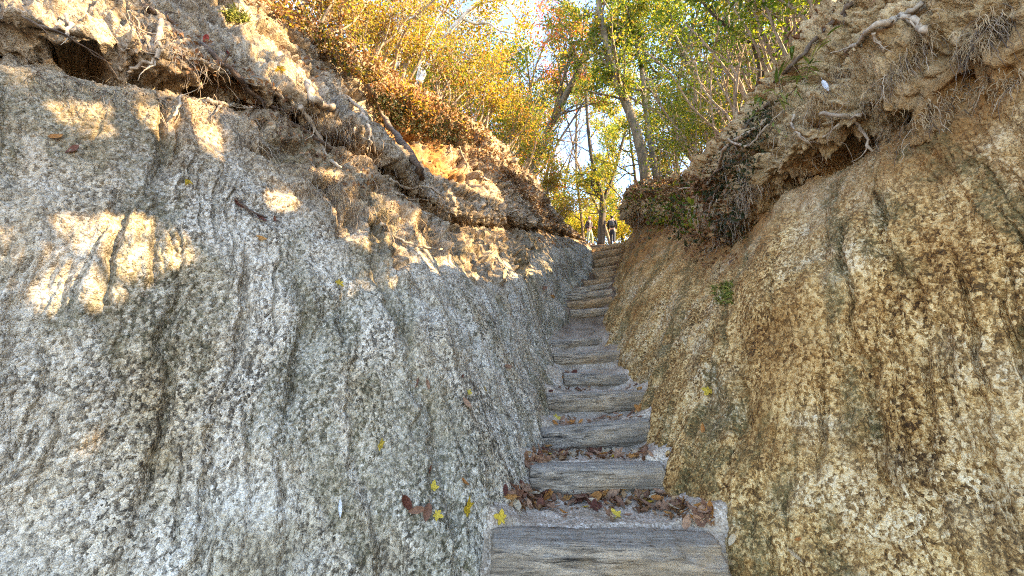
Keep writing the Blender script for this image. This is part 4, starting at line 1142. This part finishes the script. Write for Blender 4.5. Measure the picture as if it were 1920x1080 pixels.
M['leaf_grass'] = leaf_material('bamboo_leaf', [(0, (.07, .12, .02)), (.5, (.16, .21, .04)), (.8, (.30, .32, .09)), (1, (.42, .36, .15))], .35, .4)
bamboo(1510, 150, 7, 'bamboo grass with long pale green blades beside the white strip on the right lip')
bamboo(1455, 212, 6, 'lower bamboo grass in the shade left of the white strip')
bamboo(1475, 178, 5, 'middle bamboo grass tuft fringing the dark gap of the right lip')

# ---------------------------------------------------------------- fallen leaves one by one
def leaf_mesh(name, kind, seed):
    r_ = random.Random(seed); V = []; F = []
    if kind == 'oval':
        n = 9
        cu = r_.uniform(.5, 1.6); tw = r_.uniform(-.5, .5); wd = r_.uniform(.34, .5)
        for i in range(n):
            f = i / (n - 1); ww = wd * math.sin(math.pi * (f ** .85)) ** .75 * .5 + .004
            ang = tw * (f - .5)
            for k in (-1, -.5, 0, .5, 1):
                x = k * ww; z = .35 * cu * abs(k) ** 1.6 * ww + .10 * cu * (2 * f - 1) ** 2 + .015 * math.sin(9 * f + 3 * k + seed)
                V.append((x * math.cos(ang), f - .5, z + x * math.sin(ang)))
        for i in range(n - 1):
            for k in range(4):
                a = i * 5 + k; F.append((a, a + 1, a + 6, a + 5))
        # stalk
        b = len(V); V += [(-.012, -.5, .1 * cu), (.012, -.5, .1 * cu), (.012, -.75, .12 * cu), (-.012, -.75, .12 * cu)]; F.append((b, b + 1, b + 2, b + 3))
    elif kind == 'maple':
        rim = []
        lobes = [(-2.35, .42), (-1.25, .62), (0, .72), (1.25, .62), (2.35, .42)]
        pts = []
        for i, (a, L) in enumerate(lobes):
            a += r_.uniform(-.08, .08); L *= r_.uniform(.9, 1.1)
            pts += [(a - .42, L * .66), (a - .22, L * .80), (a, L), (a + .22, L * .80), (a + .42, L * .66)]
            if i < 4: pts.append((a + .62, L * .50))
        pts.append((math.pi - .05, .12)); m = len(pts)
        curl = r_.uniform(.15, .6)
        for rr in (.45, 1.0):
            for a, L in pts:
                l = L * rr; V.append((l * math.sin(a), l * math.cos(a), curl * l * l + .03 * math.sin(5 * a + seed)))
        V.append((0, 0, 0)); c = len(V) - 1
        for i in range(m):
            j = (i + 1) % m; F.append((i, j, m + j, m + i)); F.append((c, j, i, i))
        F = [f for f in F if len(set(f)) == 4] + [f[:3] for f in F if len(set(f)) == 3]
        b = len(V); V += [(-.012, 0, 0), (.012, 0, 0), (.02, -.5, .08), (0, -.5, .08)]; F.append((b, b + 1, b + 2, b + 3))
    me = bpy.data.meshes.new(name); me.from_pydata([tuple(v) for v in V], [], [tuple(f) for f in F]); me.update()
    for p in me.polygons: p.use_smooth = True
    return me
def flat_mat(name, c1, c2, trans=.25):
    t = NT(name)
    oi = t.n.new('ShaderNodeObjectInfo')
    c = t.ramp(oi.outputs['Random'], [(0, c1), (1, c2)])
    c = t.mix(t.ramp(t.noise(3.5, 5, .7), [(.45, 0.0), (.7, .6)]), c, tuple(.5 * k for k in c1))
    t.done(c, t.bump(t.noise(9, 3), .4, .05), .6)
    tr = t.n.new('ShaderNodeBsdfTranslucent'); t.put(tr.inputs[0], c)
    ms = t.n.new('ShaderNodeMixShader'); ms.inputs[0].default_value = trans
    t.l.new(t.b.outputs[0], ms.inputs[1]); t.l.new(tr.outputs[0], ms.inputs[2]); t.l.new(ms.outputs[0], t.out.inputs[0])
    return t.m
LM = {'brown': flat_mat('dry_brown_leaf', (.20, .095, .055), (.44, .26, .15)), 'dark': flat_mat('dark_red_brown_leaf', (.11, .035, .022), (.20, .08, .045)),
      'yellow': flat_mat('fallen_yellow_leaf', (.62, .42, .03), (.72, .56, .10)), 'orange': flat_mat('fallen_orange_leaf', (.42, .17, .04), (.52, .27, .08)),
      'pale': flat_mat('fallen_pale_leaf', (.55, .42, .26), (.66, .55, .38)), 'white': flat_mat('fallen_white_leaf', (.72, .72, .72), (.78, .78, .78)), 'red': flat_mat('fallen_red_leaf', (.22, .02, .02), (.32, .05, .03))}
LV = {}
for kind in ('oval', 'maple'):
    for col in LM:
        LV[kind, col] = []
        for s in range(6 if col == 'brown' else 3):
            me = leaf_mesh('leaf', kind, 11 * s + len(col)); me.materials.append(LM[col]); LV[kind, col].append(me)
def put_leaf(pos, nrm, size, kind, col, label, group=None, spin=None, tilt=.25, name='fallen_leaf'):
    o = bpy.data.objects.new(name, rnd.choice(LV[kind, col]))
    n = Vector(nrm) + tilt * Vector(rdir()); n.normalize()
    q = n.to_track_quat('Z', 'Y').to_matrix().to_4x4()
    o.matrix_world = Matrix.Translation(Vector(pos) + Vector(nrm) * .12 * size) @ q @ Matrix.Rotation(rnd.uniform(0, 6.28) if spin is None else spin, 4, 'Z') @ Matrix.Scale(size, 4)
    link(o); return tag(o, label, 'leaf', group)
WL = 'single leaves stuck on the rock walls'
WALL = [ # px, py, length in photo px, kind, colour, label
    (523, 128, 24, 'maple', 'yellow', 'yellow leaf on the upper left bank beside the stubby thick root'),
    (384, 72, 24, 'oval', 'red', 'dark red leaf stuck upright on the long dead branch'),
    (424, 97, 16, 'oval', 'red', 'small dark red leaf just right of the upright one on the branch'),
    (103, 260, 34, 'oval', 'orange', 'orange-tan leaf on the left wall above the dark sliver'),
    (140, 286, 34, 'oval', 'dark', 'dark sliver of a leaf low beside the orange-tan one on the left wall'),
    (350, 342, 30, 'oval', 'yellow', 'narrow yellow-green leaf on the left wall below the lit patches'),
    (448, 382, 26, 'oval', 'dark', 'dark leaf at the upper end of the short twig on the left wall'),
    (486, 410, 30, 'oval', 'dark', 'crumpled dark leaf in the middle of the short twig'),
    (514, 410, 14, 'oval', 'dark', 'small dark leaf right of the short twig'),
    (489, 448, 24, 'oval', 'orange', 'orange leaf below the short twig on the left wall'),
    (636, 531, 20, 'maple', 'yellow', 'yellow leaf alone on the middle of the grey wall'),
    (784, 717, 24, 'oval', 'brown', 'brown leaf, left one of the pair on the pale bulge of the wall'),
    (802, 722, 22, 'oval', 'brown', 'brown leaf, right one of the pair on the pale bulge of the wall'),
    (874, 757, 28, 'oval', 'brown', 'brown leaf slanting below the small yellow one near the stairs'),
    (878, 736, 15, 'maple', 'yellow', 'tiny yellow leaf directly above the slanting brown leaf'),
    (908, 729, 17, 'maple', 'yellow', 'yellow leaf on the left wall level with the fourth step'),
    (950, 689, 30, 'oval', 'brown', 'thin brown leaf on the left wall level with the fifth step'),
    (866, 706, 12, 'oval', 'dark', 'tiny dark leaf on the left wall above the tiny yellow one'),
    (712, 836, 27, 'maple', 'yellow', 'yellow leaf low on the grey wall, furthest left of the low yellow leaves'),
    (803, 880, 20, 'oval', 'dark', 'small red-brown leaf above the pale yellow leaf on the lower wall'),
    (811, 915, 22, 'maple', 'yellow', 'pale yellow leaf above the heap of dark leaves on the lower wall'),
    (870, 906, 22, 'oval', 'orange', 'curled tan leaf above the large yellow maple leaf'),
    (762, 942, 40, 'oval', 'dark', 'large dark brown leaf at the left of the heap on the lower wall'),
    (782, 955, 36, 'oval', 'brown', 'brown leaf in the middle of the heap on the lower wall'),
    (802, 962, 34, 'oval', 'brown', 'curled brown leaf at the right of the heap on the lower wall'),
    (818, 965, 20, 'maple', 'yellow', 'small yellow leaf at the right end of the dark heap'),
    (874, 957, 40, 'maple', 'yellow', 'large yellow maple leaf on the wall left of the lowest step'),
    (642, 952, 34, 'oval', 'white', 'narrow white leaf on the lower grey wall'),
    (1328, 733, 22, 'maple', 'yellow', 'pale yellow leaf alone on the right wall'),
    (1320, 804, 22, 'oval', 'orange', 'orange leaf on the right wall below the pale yellow one'),
    (1497, 1040, 32, 'oval', 'pale', 'tan leaf low on the right wall near the bottom edge'),
    (1496, 1012, 14, 'oval', 'orange', 'tiny orange leaf above the tan one low on the right wall'),
    (1546, 165, 44, 'oval', 'white', 'white leaf strip standing out below the bamboo grass'),
    (1358, 1046, 40, 'oval', 'pale', 'pale curled leaf at the right end of the lowest step'),
    (1334, 1038, 50, 'oval', 'brown', 'long brown leaf wedged between the lowest step and the right wall'),
    (1372, 1012, 26, 'oval', 'pale', 'light leaf behind the right end of the lowest step'),
    (1018, 542, 20, 'oval', 'brown', 'brown leaf on the mossy left wall near the thin brown steps'),
    (1035, 556, 16, 'oval', 'orange', 'small orange leaf on the mossy left wall right of the brown one'),
    (1075, 702, 22, 'oval', 'dark', 'dark leaf beside the left end of the narrow blue-grey log'),
    (1058, 706, 20, 'oval', 'orange', 'tan leaf in the small pile left of the narrow blue-grey log'),
    (940, 972, 26, 'maple', 'yellow', 'yellow leaf at the left corner of the lowest step'),
    (1205, 943, 32, 'maple', 'yellow', 'bright yellow leaf on the drift above the lowest step, leftmost of two'),
    (1262, 950, 26, 'maple', 'yellow', 'bright yellow leaf on the drift above the lowest step, rightmost of two'),
    (1155, 968, 22, 'maple', 'yellow', 'small pale yellow leaf on the bare sand of the lowest step'),
    (1100, 952, 16, 'maple', 'yellow', 'small yellow leaf in the middle of the drift above the lowest step'),
    (1148, 926, 20, 'maple', 'yellow', 'yellow leaf right under the second log'),
    (1155, 857, 22, 'maple', 'yellow', 'yellow leaf lying behind the second log'),
    (1026, 852, 22, 'maple', 'yellow', 'golden leaf at the left end of the drift behind the second log'),
    (1042, 785, 20, 'maple', 'yellow', 'golden leaf behind the left end of the third log'),
    (1200, 768, 20, 'maple', 'orange', 'upright tan leaf behind the right end of the third log'),
]
for px, py, L, kind, col, lab in WALL:
    h = hit(px, py)
    if not h: continue
    dist = h[0] * 747 / 800
    s = L * .88 * h[1].y / 747.0
    lf_ = put_leaf(h[1], h[2], min(s, .16), kind, col, lab, WL, tilt=.35 if px < 900 or px > 1300 else .2)
    if col == 'white':
        d_ = Vector(hit(px + 8, py + 14)[1] - h[1]) if px > 1000 else Vector(hit(px, py + 14)[1] - h[1]); d_ = d_.normalized()
        zz = (Vector(h[2]) - d_ * d_.dot(h[2])).normalized(); m3 = Matrix((d_.cross(zz), d_, zz)).transposed().to_4x4()
        lf_.matrix_world = Matrix.Translation(Vector(h[1]) + zz * .012) @ m3 @ Matrix.Diagonal((s * .5, s, s * .5, 1))
# drifts of dry leaves on the treads
def drift(poly, n, size, lab, grp, cols=('brown', 'brown', 'brown', 'brown', 'orange', 'dark', 'pale')):
    xs = [p[0] for p in poly]; ys = [p[1] for p in poly]; c = 0; k = 0
    while c < n and k < 4000:
        k += 1; px = rnd.uniform(min(xs), max(xs)); py = rnd.uniform(min(ys), max(ys))
        if not in_poly(px, py, poly): continue
        h = hit(px, py)
        if not h or h[2].z < .15: continue
        c += 1; col = rnd.choice(cols)
        put_leaf(h[1] + Vector((0, 0, rnd.uniform(0, .018))), h[2], size * rnd.uniform(.55, 1.15), 'oval' if rnd.random() < .85 else 'maple', col, lab, grp, tilt=.55)
drift([(935, 925), (1000, 905), (1040, 912), (1100, 922), (1215, 920), (1330, 955), (1345, 985), (1300, 985), (1240, 955), (1140, 958), (1050, 955), (960, 962)], 120, .085, 'dry brown leaf in the drift between the lowest and second log', 'brown leaves between the lowest and second log')
drift([(982, 852), (1010, 838), (1060, 842), (1120, 846), (1215, 845), (1226, 862), (1150, 862), (1080, 858), (1015, 866), (1000, 905), (985, 880)], 70, .08, 'dry brown leaf in the drift behind and beside the second log', 'brown leaves around the second log')
drift([(1026, 795), (1040, 784), (1110, 786), (1200, 768), (1207, 782), (1120, 792), (1040, 800)], 34, .07, 'dry brown leaf in the thin line behind the third log', 'brown leaves behind the third log')
drift([(1020, 740), (1040, 726), (1200, 722), (1210, 731), (1120, 733), (1040, 738)], 26, .07, 'dry brown leaf in the thin line behind the fourth log', 'brown leaves behind the fourth log')
drift([(960, 985), (1300, 990), (1290, 955), (1000, 950)], 9, .07, 'single dry leaf lying loose on the bare sand of the lowest tread', 'loose leaves on the lowest tread', ('brown', 'pale', 'orange'))
drift([(1030, 862), (1215, 862), (1200, 848), (1040, 850)], 6, .07, 'single dry leaf lying loose behind the second log', 'loose leaves behind the second log', ('pale', 'orange'))
drift([(1048, 712), (1058, 695), (1070, 700), (1066, 722)], 8, .07, 'dry leaf heaped at the left end of the narrow fifth log', 'leaves beside the fifth log')

for pl, n_ in (([(950, 925), (1000, 910), (1100, 922), (1215, 920), (1330, 955), (1345, 985), (1290, 978), (1140, 955), (960, 958)], 200),
               ([(985, 852), (1010, 838), (1120, 846), (1215, 845), (1226, 862), (1150, 860), (1015, 866), (998, 900)], 90)):
    carpet('leaf_litter', pl, n_, .055, 'leaf_brown', (.0, .02), flat=True)
# ---------------------------------------------------------------- the two hikers
def skin_obj(name, nodes, edges, mat, parent=None, sub=2, loc=None):
    """nodes: [(x,y,z,r)]"""
    bm = bmesh.new(); sk = bm.verts.layers.skin.verify()
    vs = []
    for i, (x, y, z, r_) in enumerate(nodes):
        v = bm.verts.new((x, y, z)); a, b = (r_ if isinstance(r_, tuple) else (r_, r_)); v[sk].radius = (a, b); v[sk].use_root = (i == 0); vs.append(v)
    for a, b in edges: bm.edges.new((vs[a], vs[b]))
    me = bpy.data.meshes.new(name); bm.to_mesh(me); bm.free(); me.materials.append(mat)
    o = bpy.data.objects.new(name, me); link(o, parent)
    s = o.modifiers.new('skin', 'SKIN'); s.use_smooth_shade = True
    u = o.modifiers.new('sub', 'SUBSURF'); u.levels = sub; u.render_levels = sub
    return o
def plain(name, c, rough=.8):
    t = NT(name); n = t.noise(30, 4); return t.done(t.mix(.5, c, t.ramp(n, [(.3, tuple(k * .75 for k in c)), (.7, tuple(min(1, k * 1.15) for k in c))])), t.bump(t.noise(18, 3), .3, .02), rough)
M['skin'] = plain('skin', (.50, .29, .20), .6)
def ball(name, c, r, mat, parent, sc_=(1, 1, 1)):
    bm = bmesh.new(); bmesh.ops.create_uvsphere(bm, u_segments=16, v_segments=10, radius=r)
    bmesh.ops.scale(bm, vec=Vector(sc_), verts=bm.verts); bmesh.ops.translate(bm, vec=Vector(c), verts=bm.verts)
    me = bpy.data.meshes.new(name); bm.to_mesh(me); bm.free(); me.materials.append(mat)
    for p in me.polygons: p.use_smooth = True
    return link(bpy.data.objects.new(name, me), parent)
def hiker(px, py, d, rot, label, jacket, trousers, cap, stride, bow, armbend, H=1.68):
    p = W(px, py, d); z = max(ground_z(p[0], p[1]), p[2] - .25)
    rt = empty('person', (p[0], p[1], z)); rt.rotation_euler = (0, 0, rot); rt.scale = (H / 1.7,) * 3
    tag(rt, label, 'person', None)
    s = stride
    # body: facing local -Y, z up
    N = [(0, 0, .95, (.15, .11)), (0, 0, 1.15, (.135, .095)), (0, .01, 1.36, (.16, .10)), (0, .0, 1.47, .062), (0, -.01 - bow * .5, 1.53, .058), (0, -.02 - bow, 1.60, (.078, .092)), (0, -.01 - bow, 1.665, (.070, .085)),
         (0, -.115 - bow, 1.585, .014)]
    E = [(0, 1), (1, 2), (2, 3), (3, 4), (4, 5), (5, 6), (5, 7)]
    for sx in (-1, 1):
        b = len(N); f = s * sx
        N += [(sx * .09, 0, .88, .092), (sx * .10, -f * .5 - .03, .48, .062), (sx * .10, -f * .9 + .02, .10, .042), (sx * .11, -f * .9 - .12, .035, (.038, .03))]
        E += [(0, b), (b, b + 1), (b + 1, b + 2), (b + 2, b + 3)]
        b = len(N); ab = armbend if sx > 0 else armbend * .6
        N += [(sx * .185, .01, 1.40, .055), (sx * .235, .03, 1.13, .042), (sx * (.23 - .08 * ab), -.05 - .18 * ab, .92 + .16 * ab, .030), (sx * (.225 - .11 * ab), -.085 - .22 * ab, .85 + .18 * ab, (.034, .018))]
        E += [(2, b), (b, b + 1), (b + 1, b + 2), (b + 2, b + 3)]
        hb = b + 3; hx, hy, hz, _ = N[hb]
        for k in range(4):
            c = len(N); q = (k - 1.5) * .019; l = (.062, .075, .070, .055)[k]
            N += [(hx - sx * .004, hy + q - .01, hz - .045, .009), (hx - sx * .014, hy + q - .02, hz - .045 - l * .6, .008), (hx - sx * .03, hy + q - .022, hz - .045 - l, .006)]
            E += [(hb, c), (c, c + 1), (c + 1, c + 2)]
        c = len(N); N += [(hx - sx * .012, hy - .05, hz - .02, .010), (hx - sx * .022, hy - .065, hz - .055, .007)]; E += [(hb, c), (c, c + 1)]
    skin_obj('body', N, E, M['skin'], rt)
    # jacket over torso and arms
    J = [(0, 0, .90, (.175, .135)), (0, 0, 1.15, (.165, .125)), (0, .01, 1.36, (.185, .125)), (0, 0, 1.46, .085)]; JE = [(0, 1), (1, 2), (2, 3)]
    for sx in (-1, 1):
        b = len(J); ab = armbend if sx > 0 else armbend * .6
        J += [(sx * .19, .01, 1.39, .074), (sx * .235, .03, 1.13, .060), (sx * (.23 - .08 * ab), -.05 - .18 * ab, .92 + .16 * ab, .046)]; JE += [(2, b), (b, b + 1), (b + 1, b + 2)]
    skin_obj('jacket', J, JE, jacket, rt)
    T = [(0, 0, .96, (.165, .125)), (0, 0, .88, (.16, .12))]; TE = [(0, 1)]
    for sx in (-1, 1):
        b = len(T); f = s * sx
        T += [(sx * .09, 0, .84, .112), (sx * .10, -f * .5 - .03, .48, .080), (sx * .10, -f * .9 + .02, .09, .066)]; TE += [(1, b), (b, b + 1), (b + 1, b + 2)]
    skin_obj('trousers', T, TE, trousers, rt)
    for sx in (-1, 1):
        f = s * sx
        skin_obj('shoe', [(sx * .10, -f * .9 + .06, .05, (.045, .045)), (sx * .105, -f * .9 - .05, .045, (.05, .04)), (sx * .11, -f * .9 - .16, .035, (.042, .028))], [(0, 1), (1, 2)], M['shoe'], rt)
        ball('eye', (sx * .031, -.098 - bow, 1.612), .011, M['eye'], rt); ball('ear', (sx * .079, -.0 - bow, 1.60), .022, M['skin'], rt, (.4, .8, 1.3))
    ball('mouth', (0, -.098 - bow, 1.545), .02, M['lip'], rt, (1.2, .4, .35))
    ball('hair', (0, .012 - bow, 1.635), .098, M['hair'], rt, (.90, 1.0, .92))
    cp_ = ball('cap', (0, -.005 - bow, 1.672), .102, cap, rt, (.92, 1.05, .72))
    br = ball('brim', (0, -.135 - bow, 1.655), .07, cap, cp_, (.95, 1.0, .12))
    # daypack straps
    for sx in (-1, 1):
        t = Tubes(); t.add(smooth_path([(sx * .11, .12, 1.38), (sx * .115, .03, 1.475), (sx * .115, -.10, 1.40), (sx * .12, -.125, 1.2), (sx * .13, -.05, 1.05)], 4), np.full(17, .02), 6)
        t.build('pack_strap', M['strap'], rt)
    skin_obj('backpack', [(0, .20, 1.02, (.15, .09)), (0, .21, 1.2, (.16, .10)), (0, .19, 1.40, (.13, .08))], [(0, 1), (1, 2)], M['pack'], rt)
    return rt
M['shoe'] = plain('boot_leather', (.05, .04, .035)); M['eye'] = plain('eye', (.02, .018, .016), .3); M['lip'] = plain('lip', (.34, .12, .10)); M['hair'] = plain('hair', (.02, .017, .015))
M['strap'] = plain('grey_strap', (.20, .19, .17)); M['pack'] = plain('pack_cloth', (.06, .065, .075))
M['jk_plum'] = plain('dark_plum_cloth', (.04, .026, .032)); M['jk_black'] = plain('black_cloth', (.026, .027, .032))
M['tr_olive'] = plain('pale_olive_cloth', (.30, .33, .20)); M['tr_navy'] = plain('dark_navy_cloth', (.028, .032, .045))
M['cap_pale'] = plain('salmon_cap', (.62, .34, .27)); M['cap_dark'] = plain('black_cap', (.03, .03, .035))
hiker(1106, 452.5, 22.6, R(38), 'hiker in a pale reddish cap, dark jacket and olive trousers, left of the forked trunk', M['jk_plum'], M['tr_olive'], M['cap_pale'], .12, .02, 1.0)
hiker(1149, 453.0, 21.8, R(158), 'hiker all in black with a dark cap seen from behind, right of the forked trunk', M['jk_black'], M['tr_navy'], M['cap_dark'], .24, .07, .25)
